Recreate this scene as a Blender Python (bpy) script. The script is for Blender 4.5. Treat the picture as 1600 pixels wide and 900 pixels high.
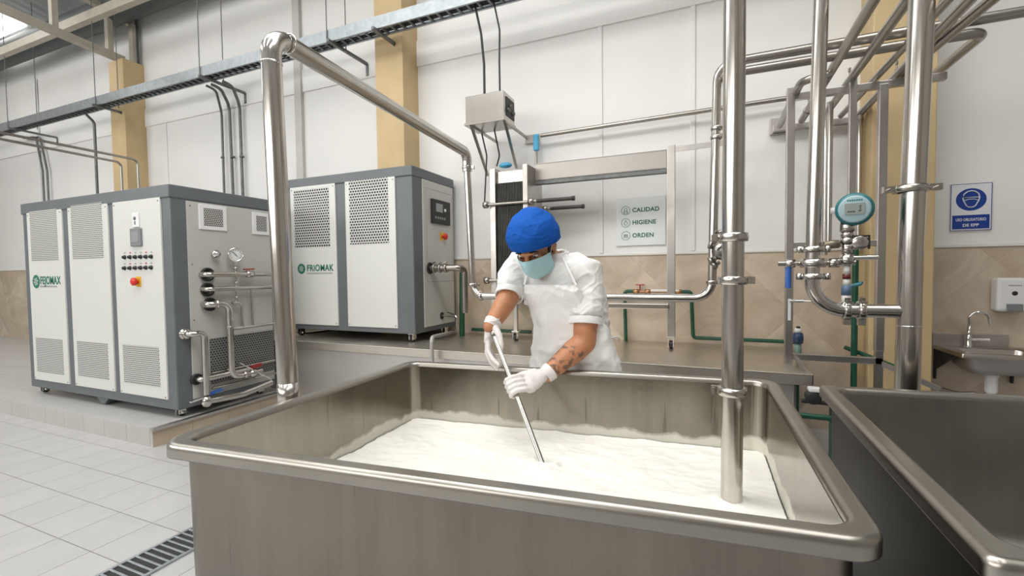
import bpy, bmesh, math, random
import numpy as np
from mathutils import Vector, Matrix, noise
random.seed(7)
V = Vector
scene = bpy.context.scene
COL = scene.collection
for o in list(bpy.data.objects): bpy.data.objects.remove(o)

# ------------------------------------------------------------------ camera
FPX = 705.26
YAW, PITCH, ROLL = [math.radians(a) for a in (22.777, 2.085, .715)]
CAM = V((0, 0, 1.40))
Fv = V((-math.sin(YAW)*math.cos(PITCH), math.cos(YAW)*math.cos(PITCH), -math.sin(PITCH)))
_r = V((math.cos(YAW), math.sin(YAW), 0)); _u = _r.cross(Fv)
Rv = math.cos(ROLL)*_r - math.sin(ROLL)*_u
Uv = math.cos(ROLL)*_u + math.sin(ROLL)*_r
cd = bpy.data.cameras.new('camera'); cam = bpy.data.objects.new('camera', cd); COL.objects.link(cam)
cd.sensor_width = 36; cd.lens = FPX/1600*36; cd.clip_start = .02; cd.clip_end = 100
cam.matrix_world = Matrix(((Rv.x, Uv.x, -Fv.x, CAM.x), (Rv.y, Uv.y, -Fv.y, CAM.y), (Rv.z, Uv.z, -Fv.z, CAM.z), (0, 0, 0, 1)))
scene.camera = cam
def un(x, y, ax, v):
    d = Fv + Rv*(x-800)/FPX + Uv*(450-y)/FPX
    return CAM + d*((v-CAM[ax])/d[ax])
def PX(x, y, v): return un(x, y, 0, v)
def PY(x, y, v): return un(x, y, 1, v)
def PZ(x, y, v): return un(x, y, 2, v)

# ------------------------------------------------------------------ world, light, exposure
w = bpy.data.worlds.new('world'); scene.world = w; w.use_nodes = True
w.node_tree.nodes['Background'].inputs[0].default_value = (.75, .85, 1, 1)
w.node_tree.nodes['Background'].inputs[1].default_value = .6
scene.view_settings.view_transform = 'Standard'; scene.view_settings.look = 'None'
scene.view_settings.exposure = 0.36; scene.view_settings.gamma = 1; scene.view_settings.use_curve_mapping = False
SKY_STRENGTH = 4.6
def area(name, loc, target, sx, sy, power, color=(1, 1, 1)):
    l = bpy.data.lights.new(name, 'AREA'); l.shape = 'RECTANGLE'; l.size = sx; l.size_y = sy; l.energy = power; l.color = color
    o = bpy.data.objects.new(name, l); COL.objects.link(o); o.location = loc
    o.rotation_euler = (V(target)-V(loc)).to_track_quat('-Z', 'Y').to_euler(); return o
area('fill_light_front', (-4.5, -4.6, 3.4), (-3, 4, 1.6), 9, 2.2, 210, (1, .985, .96))  # added lamp standing in for daylight from behind the camera; no opening there
area('fill_light_left', (-11.0, -3.6, 4.4), (-4, 4, 1.0), 4, 2, 120, (1, .99, .97))  # second added fill lamp, out of view at left; no opening is modelled
area('fill_light_roof', (-1.2, 1.3, 5.2), (-1.2, 1.6, 0), 4.5, 1.2, 95, (1, .98, .95))  # added fill lamp under the roof, doubling the skylight panels

W = 4.6          # back wall
# ------------------------------------------------------------------ materials
MATS = {}
def nodes(m): return m.node_tree.nodes, m.node_tree.links
def mat(name, col, rough=.5, metal=0., noise_s=0, noise_a=0., bump=0., bump_s=60, stretch=None, spec=.5, sss=0., emit=None, emit_s=1., col2=None, coord='Object', rough_var=0., trans=0., coat=0.):
    if name in MATS: return MATS[name]
    m = bpy.data.materials.new(name); m.use_nodes = True; N, L = nodes(m); b = N['Principled BSDF']
    b.inputs['Base Color'].default_value = (*col, 1); b.inputs['Roughness'].default_value = rough; b.inputs['Metallic'].default_value = metal
    b.inputs['Specular IOR Level'].default_value = spec; b.inputs['Transmission Weight'].default_value = trans; b.inputs['Coat Weight'].default_value = coat
    if sss: b.inputs['Subsurface Weight'].default_value = sss; b.inputs['Subsurface Radius'].default_value = (.02, .012, .008)
    if emit: b.inputs['Emission Color'].default_value = (*emit, 1); b.inputs['Emission Strength'].default_value = emit_s
    if noise_a or bump or rough_var:
        tc = N.new('ShaderNodeTexCoord'); mp = N.new('ShaderNodeMapping'); L.new(tc.outputs[coord], mp.inputs[0])
        if stretch: mp.inputs['Scale'].default_value = stretch
        nz = N.new('ShaderNodeTexNoise'); nz.inputs['Scale'].default_value = noise_s or 5; nz.inputs['Detail'].default_value = 5; L.new(mp.outputs[0], nz.inputs['Vector'])
        if noise_a:
            mx = N.new('ShaderNodeMix'); mx.data_type = 'RGBA'
            c2 = col2 or tuple(c*(1-noise_a) for c in col)
            cr = N.new('ShaderNodeMapRange'); cr.inputs[1].default_value = .35; cr.inputs[2].default_value = .68
            L.new(nz.outputs[0], cr.inputs[0]); L.new(cr.outputs[0], mx.inputs[0])
            mx.inputs[6].default_value = (*col, 1); mx.inputs[7].default_value = (*c2, 1); L.new(mx.outputs[2], b.inputs['Base Color'])
        if rough_var:
            mr = N.new('ShaderNodeMapRange'); mr.inputs[1].default_value = .3; mr.inputs[2].default_value = .7
            mr.inputs[3].default_value = max(.02, rough-rough_var); mr.inputs[4].default_value = rough+rough_var
            L.new(nz.outputs[0], mr.inputs[0]); L.new(mr.outputs[0], b.inputs['Roughness'])
        if bump:
            n2 = N.new('ShaderNodeTexNoise'); n2.inputs['Scale'].default_value = bump_s; n2.inputs['Detail'].default_value = 4; L.new(mp.outputs[0], n2.inputs['Vector'])
            bp = N.new('ShaderNodeBump'); bp.inputs['Strength'].default_value = bump; bp.inputs['Distance'].default_value = .01
            L.new(n2.outputs[0], bp.inputs['Height']); L.new(bp.outputs[0], b.inputs['Normal'])
    MATS[name] = m; return m
STEEL = mat('brushed_steel', (.50, .47, .43), .27, 1, noise_s=2, noise_a=.06, rough_var=.03)
STEEL_V = mat('brushed_steel_upright', (.50, .465, .42), .33, 1, noise_s=4, noise_a=.2, bump=.05, bump_s=18, stretch=(1, 1, .25), rough_var=.08)
PIPE = mat('polished_pipe_steel', (.60, .57, .53), .2, 1, noise_s=9, noise_a=.1, rough_var=.05)
PIPE_D = mat('dull_pipe_steel', (.40, .375, .34), .32, 1, noise_s=5, noise_a=.12, rough_var=.03)
RACK = mat('satin_rack_steel', (.56, .53, .50), .36, 1, noise_s=7, noise_a=.15, rough_var=.05)
CHROME = mat('chrome', (.8, .79, .77), .1, 1)
GALV = mat('galvanised_steel', (.46, .5, .53), .42, .8, noise_s=20, noise_a=.2)
GALV_D = mat('galvanised_steel_aged', (.2, .21, .21), .5, .6, noise_s=20, noise_a=.3)
WHITE_P = mat('pale_panel_enamel', (.66, .665, .635), .38, 0, noise_s=2, noise_a=.03)
GREY_E = mat('slate_grey_enamel', (.13, .145, .155), .42, 0, noise_s=5, noise_a=.1)
BLACK = mat('black_rubber', (.018, .018, .018), .55)
DARK = mat('dark_plates', (.06, .058, .05), .4, .5, noise_s=14, noise_a=.4)
WHITE = mat('white_plastic', (.78, .78, .78), .3)
GREEN = mat('green_plastic_pipe', (.008, .085, .045), .4, noise_s=20, noise_a=.3)
LOGO = mat('dark_green_ink', (.01, .16, .10), .5)
GREYINK = mat('grey_ink', (.3, .3, .3), .5)
TEAL = mat('teal_housing', (.02, .15, .17), .35)
RED = mat('red_plastic', (.6, .03, .02), .3)
YEL = mat('yellow_plastic', (.75, .45, .03), .4)
BLUE = mat('blue_lever', (.03, .12, .42), .35)
CYAN = mat('light_blue_plastic', (.08, .42, .68), .35)
BEIGE = mat('beige_column_paint', (.60, .45, .25), .6, noise_s=3, noise_a=.12, bump=.05, bump_s=30)
TRUSS = mat('cream_steel_paint', (.48, .44, .36), .5, noise_s=6, noise_a=.15)
DUCT = mat('dark_duct_paint', (.085, .095, .095), .5, noise_s=4, noise_a=.2)
RISER = None

def grid_mat(name, ux, uy, px_, py_, ox, oy, grout, c1, c2, cg, rough, ang=0., marble=0, bump=.25, per=1., gw_fade=1.):
    """tiled surface, pattern in world metres along axes ux, uy"""
    m = bpy.data.materials.new(name); m.use_nodes = True; N, L = nodes(m); b = N['Principled BSDF']
    geo = N.new('ShaderNodeNewGeometry'); sep = N.new('ShaderNodeSeparateXYZ')
    L.new(geo.outputs['Position'], sep.inputs[0])
    def M(op, a, bb=None):
        n = N.new('ShaderNodeMath'); n.operation = op
        for i, x in enumerate((a, bb)):
            if x is None: continue
            if isinstance(x, (int, float)): n.inputs[i].default_value = x
            else: L.new(x, n.inputs[i])
        return n.outputs[0]
    A, B = sep.outputs[ux], sep.outputs[uy]
    if ang:
        ca, sa = math.cos(ang), math.sin(ang)
        A2 = M('ADD', M('MULTIPLY', A, ca), M('MULTIPLY', B, sa)); B2 = M('SUBTRACT', M('MULTIPLY', B, ca), M('MULTIPLY', A, sa)); A, B = A2, B2
    fa = M('DIVIDE', M('SUBTRACT', A, ox), px_); fb = M('DIVIDE', M('SUBTRACT', B, oy), py_)
    def edge(f, p):
        fr = M('FRACT', f); d = M('MINIMUM', fr, M('SUBTRACT', 1., fr)); return M('MULTIPLY', d, p)
    e = M('MINIMUM', edge(fa, px_), edge(fb, py_))
    line = M('LESS_THAN', e, grout)
    cmb = N.new('ShaderNodeCombineXYZ'); L.new(M('FLOOR', fa), cmb.inputs[0]); L.new(M('FLOOR', fb), cmb.inputs[1])
    wn = N.new('ShaderNodeTexWhiteNoise'); wn.noise_dimensions = '2D'; L.new(cmb.outputs[0], wn.inputs['Vector'])
    nz = N.new('ShaderNodeTexNoise'); nz.inputs['Scale'].default_value = 2.2 if marble else 5; nz.inputs['Detail'].default_value = 7; nz.inputs['Roughness'].default_value = .62
    if marble: nz.inputs['Distortion'].default_value = 1.2
    ofs = N.new('ShaderNodeVectorMath'); ofs.operation = 'MULTIPLY_ADD'; L.new(wn.outputs['Color'], ofs.inputs[0]); ofs.inputs[1].default_value = (5, 5, 5); L.new(geo.outputs['Position'], ofs.inputs[2])
    L.new(ofs.outputs[0], nz.inputs['Vector'])
    mr = N.new('ShaderNodeMapRange'); mr.inputs[1].default_value = .32; mr.inputs[2].default_value = .7; L.new(nz.outputs[0], mr.inputs[0])
    fac = M('ADD', M('MULTIPLY', mr.outputs[0], .75), M('MULTIPLY', wn.outputs['Value'], .25*per))
    mx = N.new('ShaderNodeMix'); mx.data_type = 'RGBA'; L.new(fac, mx.inputs[0]); mx.inputs[6].default_value = (*c1, 1); mx.inputs[7].default_value = (*c2, 1)
    m2 = N.new('ShaderNodeMix'); m2.data_type = 'RGBA'; L.new(M('MULTIPLY', line, gw_fade), m2.inputs[0]); L.new(mx.outputs[2], m2.inputs[6]); m2.inputs[7].default_value = (*cg, 1)
    L.new(m2.outputs[2], b.inputs['Base Color']); b.inputs['Roughness'].default_value = rough
    bp = N.new('ShaderNodeBump'); bp.inputs['Strength'].default_value = bump; bp.inputs['Distance'].default_value = .004
    sm = N.new('ShaderNodeMapRange'); sm.inputs[1].default_value = 0; sm.inputs[2].default_value = grout*2; L.new(e, sm.inputs[0])
    L.new(sm.outputs[0], bp.inputs['Height']); L.new(bp.outputs[0], b.inputs['Normal'])
    return m
FLOOR = grid_mat('grey_floor_tile', 0, 1, .3115, .2805, -3.803, 1.80, .0022, (.41, .41, .415), (.47, .465, .46), (.17, .16, .15), .34)
PLAT = grid_mat('grey_step_tile', 0, 1, .32, .30, -4.15, 2.20, .002, (.42, .415, .41), (.48, .475, .47), (.25, .24, .22), .3)
RISER = grid_mat('riser_tile', 0, 2, .328, .5, -4.165, -.1, .0025, (.44, .42, .40), (.50, .48, .46), (.26, .24, .22), .4)
RISER_B = grid_mat('beige_riser_tile', 1, 2, .33, .5, 2.2, -.1, .002, (.46, .37, .27), (.53, .44, .33), (.3, .25, .2), .4)
TILE = grid_mat('beige_marbled_wall_tile', 0, 2, .62, .62, 0.0, .17, .0022, (.66, .565, .455), (.38, .29, .205), (.28, .2, .14), .38, ang=math.radians(45), marble=1, bump=.06, gw_fade=.32)
def wall_white():
    m = mat('white_wall_paint', (.80, .795, .78), .6, noise_s=.9, noise_a=.07, bump=.12, bump_s=14, coord='Object', stretch=(1, 1, 1))
    return m
WALLW = wall_white()

def perforated(name, base, hole, pitch, rad, ua=0, ub=2, sy=1.):
    m = bpy.data.materials.new(name); m.use_nodes = True; N, L = nodes(m); b = N['Principled BSDF']
    geo = N.new('ShaderNodeNewGeometry'); sep = N.new('ShaderNodeSeparateXYZ'); L.new(geo.outputs['Position'], sep.inputs[0])
    def M(op, a, bb=None):
        n = N.new('ShaderNodeMath'); n.operation = op
        for i, x in enumerate((a, bb)):
            if x is None: continue
            if isinstance(x, (int, float)): n.inputs[i].default_value = x
            else: L.new(x, n.inputs[i])
        return n.outputs[0]
    v = M('DIVIDE', sep.outputs[ub], pitch*.87*sy); row = M('FLOOR', v)
    u = M('ADD', M('DIVIDE', sep.outputs[ua], pitch), M('MULTIPLY', M('MODULO', M('ABSOLUTE', row), 2.), .5))
    du = M('SUBTRACT', M('FRACT', u), .5); dv = M('SUBTRACT', M('FRACT', v), .5)
    d = M('SQRT', M('ADD', M('MULTIPLY', du, du), M('MULTIPLY', dv, dv)))
    h = M('LESS_THAN', d, rad)
    mx = N.new('ShaderNodeMix'); mx.data_type = 'RGBA'; L.new(h, mx.inputs[0]); mx.inputs[6].default_value = (*base, 1); mx.inputs[7].default_value = (*hole, 1)
    L.new(mx.outputs[2], b.inputs['Base Color']); b.inputs['Roughness'].default_value = .5
    return m
PERF_A = perforated('perforated_vent_fine', (.60, .60, .57), (.05, .05, .05), .021, .36)
PERF_B = perforated('perforated_vent_round', (.62, .62, .6), (.025, .025, .025), .033, .39)
PERF_S = perforated('perforated_vent_side', (.5, .5, .47), (.04, .04, .04), .019, .38, ua=1)
PERF_L = perforated('perforated_vent_dark', (.22, .22, .21), (.02, .02, .02), .026, .36, ua=1)

# ------------------------------------------------------------------ mesh helpers
class MB:
    def __init__(s): s.v = []; s.f = []; s.sm = []; s.mi = []
    def add(s, vs, fs, smooth=False, mi=0):
        k = len(s.v); s.v += [tuple(p) for p in vs]
        for f in fs: s.f.append([i+k for i in f]); s.sm.append(smooth); s.mi.append(mi)
        return s
    def box(s, x0, x1, y0, y1, z0, z1, b=0., mi=0, seg=2):
        if b <= 0:
            vs = [(x, y, z) for x in (x0, x1) for y in (y0, y1) for z in (z0, z1)]
            return s.add(vs, [(0, 1, 3, 2), (4, 6, 7, 5), (0, 4, 5, 1), (2, 3, 7, 6), (0, 2, 6, 4), (1, 5, 7, 3)], mi=mi)
        bm = bmesh.new(); bmesh.ops.create_cube(bm, size=1)
        for v in bm.verts: v.co = ((x0+x1)/2+v.co.x*(x1-x0), (y0+y1)/2+v.co.y*(y1-y0), (z0+z1)/2+v.co.z*(z1-z0))
        bmesh.ops.bevel(bm, geom=bm.edges[:], offset=b, segments=seg, affect='EDGES', profile=.5)
        return s.bm(bm, mi=mi)
    def bm(s, bm, smooth=False, mi=0):
        bm.verts.index_update()
        s.add([v.co[:] for v in bm.verts], [[v.index for v in f.verts] for f in bm.faces], smooth, mi); bm.free(); return s
    def obox(s, c, ax, ay, az, hx, hy, hz, mi=0):
        c = V(c); ax, ay, az = V(ax).normalized(), V(ay).normalized(), V(az).normalized()
        vs = [c+ax*hx*i+ay*hy*j+az*hz*k for i in (-1, 1) for j in (-1, 1) for k in (-1, 1)]
        return s.add(vs, [(0, 1, 3, 2), (4, 6, 7, 5), (0, 4, 5, 1), (2, 3, 7, 6), (0, 2, 6, 4), (1, 5, 7, 3)], mi=mi)
    def bar(s, p, q, wd, ht, up=(0, 0, 1), mi=0):
        p, q = V(p), V(q); d = (q-p).normalized(); u = V(up)
        if abs(d.dot(u)) > .98: u = V((0, 1, 0))
        sd = d.cross(u).normalized(); uu = sd.cross(d)
        return s.obox((p+q)/2, d, sd, uu, (q-p).length/2, wd/2, ht/2, mi)
    def sweep(s, pts, radii, n=16, cap=True, sx=1., sy=1., mi=0, ref=None):
        pts = [V(p) for p in pts]; 
        if isinstance(radii, (int, float)): radii = [radii]*len(pts)
        t = [(pts[min(i+1, len(pts)-1)]-pts[max(i-1, 0)]).normalized() for i in range(len(pts))]
        u = V(ref) if ref else (V((0, 0, 1)) if abs(t[0].z) < .9 else V((1, 0, 0)))
        u = (u-t[0]*u.dot(t[0])).normalized(); vs = []; 
        for i, p in enumerate(pts):
            u = (u-t[i]*u.dot(t[i])).normalized(); w_ = t[i].cross(u)
            for k in range(n):
                a = 2*math.pi*k/n; vs.append(p+u*math.cos(a)*radii[i]*sx+w_*math.sin(a)*radii[i]*sy)
        fs = [(i*n+k, i*n+(k+1) % n, (i+1)*n+(k+1) % n, (i+1)*n+k) for i in range(len(pts)-1) for k in range(n)]
        s.add(vs, fs, True, mi)
        if cap:
            m = len(pts)-1
            s.add(vs[:n], [list(range(n))[::-1]], False, mi); s.add(vs[m*n:], [list(range(n))], False, mi)
        return s
    def tube(s, pts, r, fil=0., n=16, cap=True, mi=0):
        pts = [V(p) for p in pts]; path = [pts[0]]
        for i in range(1, len(pts)-1):
            a, b, c = pts[i-1], pts[i], pts[i+1]; d1 = (a-b).normalized(); d2 = (c-b).normalized()
            ang = d1.angle(d2)
            if fil <= 0 or ang > 3.05: path.append(b); continue
            tl = min(fil/math.tan(ang/2), (a-b).length*.49, (c-b).length*.49); R = tl*math.tan(ang/2)
            cen = b+(d1+d2).normalized()*(R/math.sin(ang/2)); s0 = b+d1*tl-cen; s1 = b+d2*tl-cen; tot = s0.angle(s1); ax = s0.cross(s1).normalized()
            K = max(4, int(tot/.2))
            for k in range(K+1): path.append(cen+Matrix.Rotation(tot*k/K, 3, ax) @ s0)
        path.append(pts[-1]); return s.sweep(path, r, n, cap, mi=mi)
    def cyl(s, p, q, r, r2=None, n=20, mi=0, cap=True): return s.sweep([p, q], [r, r if r2 is None else r2], n, cap, mi=mi)
    def lathe(s, o, ax, prof, n=24, mi=0):
        o = V(o); ax = V(ax).normalized(); u = V((0, 0, 1)) if abs(ax.z) < .9 else V((1, 0, 0)); u = (u-ax*u.dot(ax)).normalized(); w_ = ax.cross(u)
        vs = [o+ax*h+(u*math.cos(2*math.pi*k/n)+w_*math.sin(2*math.pi*k/n))*max(r, 1e-5) for h, r in prof for k in range(n)]
        s.add(vs, [(i*n+k, i*n+(k+1) % n, (i+1)*n+(k+1) % n, (i+1)*n+k) for i in range(len(prof)-1) for k in range(n)], True, mi)
        return s
    def ell(s, c, rx, ry, rz, R=None, n=20, m=12, mi=0):
        R = R or Matrix.Identity(3); c = V(c); vs = []
        for i in range(m+1):
            th = math.pi*i/m
            for k in range(n):
                a = 2*math.pi*k/n; vs.append(c+R @ V((rx*math.sin(th)*math.cos(a), ry*math.sin(th)*math.sin(a), rz*math.cos(th))))
        return s.add(vs, [(i*n+k, i*n+(k+1) % n, (i+1)*n+(k+1) % n, (i+1)*n+k)[::-1] for i in range(m) for k in range(n)], True, mi)
    def loft(s, loops, smooth=True, close=True, mi=0, cap0=False, cap1=False):
        n = len(loops[0]); vs = [p for l in loops for p in l]; K = n if close else n-1
        s.add(vs, [(i*n+k, i*n+(k+1) % n, (i+1)*n+(k+1) % n, (i+1)*n+k) for i in range(len(loops)-1) for k in range(K)], smooth, mi)
        if cap0: s.add(loops[0], [list(range(n))[::-1]], False, mi)
        if cap1: s.add(loops[-1], [list(range(n))], False, mi)
        return s
    def prism(s, poly, o, ax, ay, h, mi=0):
        o, ax, ay = V(o), V(ax), V(ay); nz = ax.cross(ay).normalized()
        a = [o+ax*x+ay*y for x, y in poly]; b = [p+nz*h for p in a]; n = len(poly)
        s.add(a+b, [[i for i in range(n)][::-1], [n+i for i in range(n)]]+[(i, (i+1) % n, n+(i+1) % n, n+i) for i in range(n)], False, mi); return s
    def build(s, name, m, parent=None, sharp=35, merge=False):
        me = bpy.data.meshes.new(name); off = wloc(parent) if parent else V((0, 0, 0))
        me.from_pydata([tuple(V(p)-off) for p in s.v], [], s.f); me.polygons.foreach_set('use_smooth', s.sm); me.polygons.foreach_set('material_index', s.mi)
        for x in (m if isinstance(m, (list, tuple)) else [m]): me.materials.append(x)
        if merge:
            b = bmesh.new(); b.from_mesh(me); bmesh.ops.remove_doubles(b, verts=b.verts, dist=1e-5); b.to_mesh(me); b.free()
        me.update()
        o = bpy.data.objects.new(name, me); COL.objects.link(o)
        if parent: o.parent = parent
        return o
def wloc(o):
    p = V((0, 0, 0))
    while o is not None: p += V(o.location); o = o.parent
    return p
def tag(o, label=None, cat=None, group=None, kind=None):
    if label: o['label'] = label
    if cat: o['category'] = cat
    if group: o['group'] = group
    if kind: o['kind'] = kind
    return o
def thing(name, loc, label, cat, group=None):
    o = bpy.data.objects.new(name, None); COL.objects.link(o); o.location = loc; o.empty_display_size = .05
    return tag(o, label, cat, group)
def struct(mb, name, m): return tag(mb.build(name, m), kind='structure')
def text(name, s, size, o, ax, ay, m, parent, align='LEFT', extr=.0006, sx=1., bold=0.):
    cu = bpy.data.curves.new(name, 'FONT'); cu.body = s; cu.size = size; cu.align_x = align; cu.extrude = extr; cu.offset = bold; cu.space_character = 1.06
    t = bpy.data.objects.new('tmp', cu); COL.objects.link(t); bpy.context.view_layer.update()
    me = bpy.data.meshes.new_from_object(t.evaluated_get(bpy.context.evaluated_depsgraph_get())); bpy.data.objects.remove(t)
    ax, ay = V(ax).normalized(), V(ay).normalized(); nz = ax.cross(ay); off = wloc(parent)
    for v in me.vertices: c = v.co.copy(); v.co = V(o)+ax*c.x*sx+ay*c.y+nz*c.z-off
    me.materials.clear(); me.materials.append(m); o_ = bpy.data.objects.new(name, me); COL.objects.link(o_); o_.parent = parent; return o_
def ringpath(c, ax, ay, r, n=40): return [V(c)+V(ax)*math.cos(2*math.pi*k/n)*r+V(ay)*math.sin(2*math.pi*k/n)*r for k in range(n+1)]

# ================================================================== SETTING
mb = MB(); mb.box(-15, 5, -5.2, W+.1, -.1, 0); struct(mb, 'floor', FLOOR)
TZ = 1.545
mb = MB(); mb.box(-15, 5, W, W+.15, 0, TZ, mi=1); mb.box(-15, 5, W+.008, W+.15, TZ, 7.4)
tag(mb.build('wall_back', [WALLW, TILE]), kind='structure')
# white coping strip over the tiles, vertical joints and raised beam band on the wall
mb = MB(); mb.box(-15, 5, W-.012, W+.01, TZ, TZ+.022, .003); struct(mb, 'trim_1', mat('white_trim', (.72, .7, .66), .5))
bz0 = PY(935, 42, W).z; bz1 = PY(800, 36, W).z
mb = MB(); mb.box(-15, 5, W-.010, W+.01, bz0, bz0+.30, .005); struct(mb, 'trim_2', WALLW)
for i, px in enumerate((938, 1083, 255//1)):
    x = PY(px, 100, W).x; mb = MB(); mb.box(x-.02, x+.02, W-.006, W+.01, TZ+.03, bz0, .004); struct(mb, 'trim_%d' % (i+3), WALLW)
x = PY(467, 100, W).x; mb = MB(); mb.box(x-.06, x+.06, W-.04, W+.01, TZ+.03, 6.5, .006); struct(mb, 'trim_6', mat('pale_grey_pilaster', (.55, .54, .5), .6, noise_s=3, noise_a=.1))
WSIDE = mat('room_wall_paint', (.33, .31, .28), .7)
mb = MB(); mb.box(-15.1, -15, -5.2, W+.1, 0, 7.4); struct(mb, 'wall_left', WSIDE)
mb = MB(); mb.box(5, 5.1, -5.2, W+.1, 0, 7.4); struct(mb, 'wall_right', WSIDE)
mb = MB(); mb.box(-15, 5, -5.3, -5.2, 0, 7.4); struct(mb, 'wall_front', WSIDE)
CY = 4.31
for i, (a, b, top) in enumerate(((PY(228, 200, W).x-.385, PY(228, 200, W).x, PY(185, 92, CY).z), (PY(652, 100, W).x-.385, PY(652, 100, W).x, 5.6), (PY(1345, 100, W).x, PY(1462, 300, CY).x, 5.6))):
    mb = MB(); mb.box(a, b, CY, W+.02, 0, top, .008); struct(mb, 'trim_%d' % (i+7), BEIGE)
    if i == 0: COLX = (a, b, top)
# platform step under the big chiller
mb = MB(); mb.box(-15, -4.13, 2.215, W, 0, .15, mi=0); o = mb.build('floor_step', [PLAT, RISER, RISER_B]); tag(o, kind='structure')
for p in o.data.polygons:
    if p.normal.y < -.5: p.material_index = 1
    if p.normal.x > .5: p.material_index = 2
mb = MB(); mb.box(-4.15, -4.10, 2.2, 3.40, .135, .158, .003); struct(mb, 'trim_10', RACK)
# ceiling: corrugated roof rising away from the wall, with skylight strips
ROOF = mat('corrugated_roof_metal', (.50, .53, .53), .45, .3, noise_s=3, noise_a=.15)
SKYL = mat('skylight_panel', (.9, .9, .9), .4, emit=(1, .99, .96), emit_s=SKY_STRENGTH)
def roofz(y): return 6.08+(W-y)*.18
mb = MB(); rx = [-15+i*.055 for i in range(int(20/.055)+1)]
for (y0, y1) in ((W+.1, -5.3),):
    top = [V((x, y0, roofz(y0)+(.03 if i % 4 in (1, 2) else 0))) for i, x in enumerate(rx)]
    bot = [V((x, y1, roofz(y1)+(.03 if i % 4 in (1, 2) else 0))) for i, x in enumerate(rx)]
    mb.loft([top, bot], smooth=False, close=False)
struct(mb, 'ceiling', ROOF)
sky_c = PZ(12, 45, 6.3)
SKX = [-12.15, -9.2, -5.4, -1.6, 2.2]  # first strip is in view; the other four are unseen, added for light
for i, x in enumerate(SKX):
    y0, y1 = (-.5, 4.44) if i == 0 else (-4.2, 2.4)
    mb = MB(); vs = [V((x-.55, y0, roofz(y0)-.03)), V((x+.55, y0, roofz(y0)-.03)), V((x+.55, y1, roofz(y1)-.03)), V((x-.55, y1, roofz(y1)-.03))]
    mb.add(vs+[v+V((0, 0, .02)) for v in vs], [(0, 3, 2, 1), (4, 5, 6, 7), (0, 1, 5, 4), (1, 2, 6, 5), (2, 3, 7, 6), (3, 0, 4, 7)])
    tag(mb.build('window_%d' % (i+1), SKYL), kind='structure')

# ================================================================== roof truss, purlins, duct
cx = (COLX[0]+COLX[1])/2
t = thing('roof_truss', (cx, 4.3, COLX[2]), 'cream painted steel roof truss resting on the left beige column', 'truss')
b0 = V((cx, 4.42, COLX[2]+.04)); b1 = PX(0, 12, cx); b1 = b0+(b1-b0)*2.6
MB().bar(b0, b1, .10, .10).build('bottom_chord', TRUSS, t)
t0 = PX(212, 42, cx); t1 = PX(140, 0, cx); t0b = t0+(t0-t1)*.0
slope = (t1.z-t0.z)/(t1.y-t0.y)
t0 = V((cx, 4.55, t0.z+slope*(4.55-t0.y))); t1 = V((cx, -3.5, t0.z+slope*(-3.5-4.55)))
MB().bar(t0, t1, .09, .09).build('top_chord', TRUSS, t)
def online(a, b, y): return a+(b-a)*((y-a.y)/(b.y-a.y))
for y in (4.24, 3.58, 2.6, 1.4):
    p = online(b0, b1, y); q = online(t0, t1, y)
    if abs(q.z-p.z) < .1: q = V((p.x, p.y, p.z+.4))
    MB().bar(p, q, .09, .07, up=(0, 1, 0)).build('upright', TRUSS, t)
MB().bar((cx+.12, 4.5, COLX[2]), (cx+.12, 4.5, 5.45), .10, .06, up=(0, 1, 0)).build('upright', TRUSS, bpy.data.objects['roof_truss'])
for i in (0, 1):
    p = V((0, 3.98-2.1*i, 5.28+.4*i))
    t = MB(); t.bar((-14.9, p.y, p.z+.05), (4.9, p.y, p.z+.05), .09, .13)
    o = t.build('purlin', TRUSS); tag(o, ('cream steel purlin under the roof, the one nearer the back wall', 'cream steel purlin under the roof, the one further from the back wall')[i], 'beam')
dz = (PY(0, 115, 4.33).z+PY(0, 62, 4.33).z)/2
MB().tube([(-14.9, 4.33, dz), (-6.2, 4.33, dz), (4.9, 4.33, dz)], .20, n=28).build('roof_duct', DUCT)
o = bpy.data.objects['roof_duct']; tag(o, 'dark grey round duct running along the top of the back wall', 'duct')
t = thing('downpipe', (PY(214, 60, W-.06).x, W-.06, 4.7), 'slim dark drain pipe beside the left beige column top', 'pipe')
x = PY(214, 60, W-.06).x; MB().tube([(x, W-.06, 4.55), (x, W-.06, dz)], .02).build('pipe', DUCT, t)

# ================================================================== cable tray
TY0, TY1 = 4.0, 4.16; tz0 = PY(250, 137, TY0).z; tz1 = PY(250, 122, TY0).z
t = thing('cable_tray', (-6, 4.07, tz0), 'long galvanised ladder cable tray hung along the back wall', 'cable tray')
for nm, y in (('side_rail', TY0), ('side_rail', TY1)):
    m = MB(); m.box(-14.9, 4.9, y-.003, y+.003, tz0, tz1); m.box(-14.9, 4.9, min(y, y+(.018 if y == TY0 else -.018)), max(y, y+(.018 if y == TY0 else -.018)), tz0, tz0+.004)
    m.build(nm, GALV, t)
m = MB(); x = -14.8
while x < 4.9:
    if x < -12.4 or x > -.9: m.box(x, x+.025, TY0, TY1, tz0+.006, tz0+.022)
    else: MB().box(x, x+.025, TY0, TY1, tz0+.006, tz0+.022).build('rung', GALV_D, t)
    x += .115
tag(m.build('far_rungs', GALV_D, t), kind='stuff')
m = MB()
for k in range(4): 
    m.tube([(-14.8+j*.6, TY0+.03+.034*k+.006*math.sin(j*1.3+k), tz0+.034+.004*math.sin(j+k*2)) for j in range(33)], .011, n=8)
o = m.build('tray_cables', BLACK, None); tag(o, 'black power cables lying in the ladder cable tray', 'cables', kind='stuff')
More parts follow.
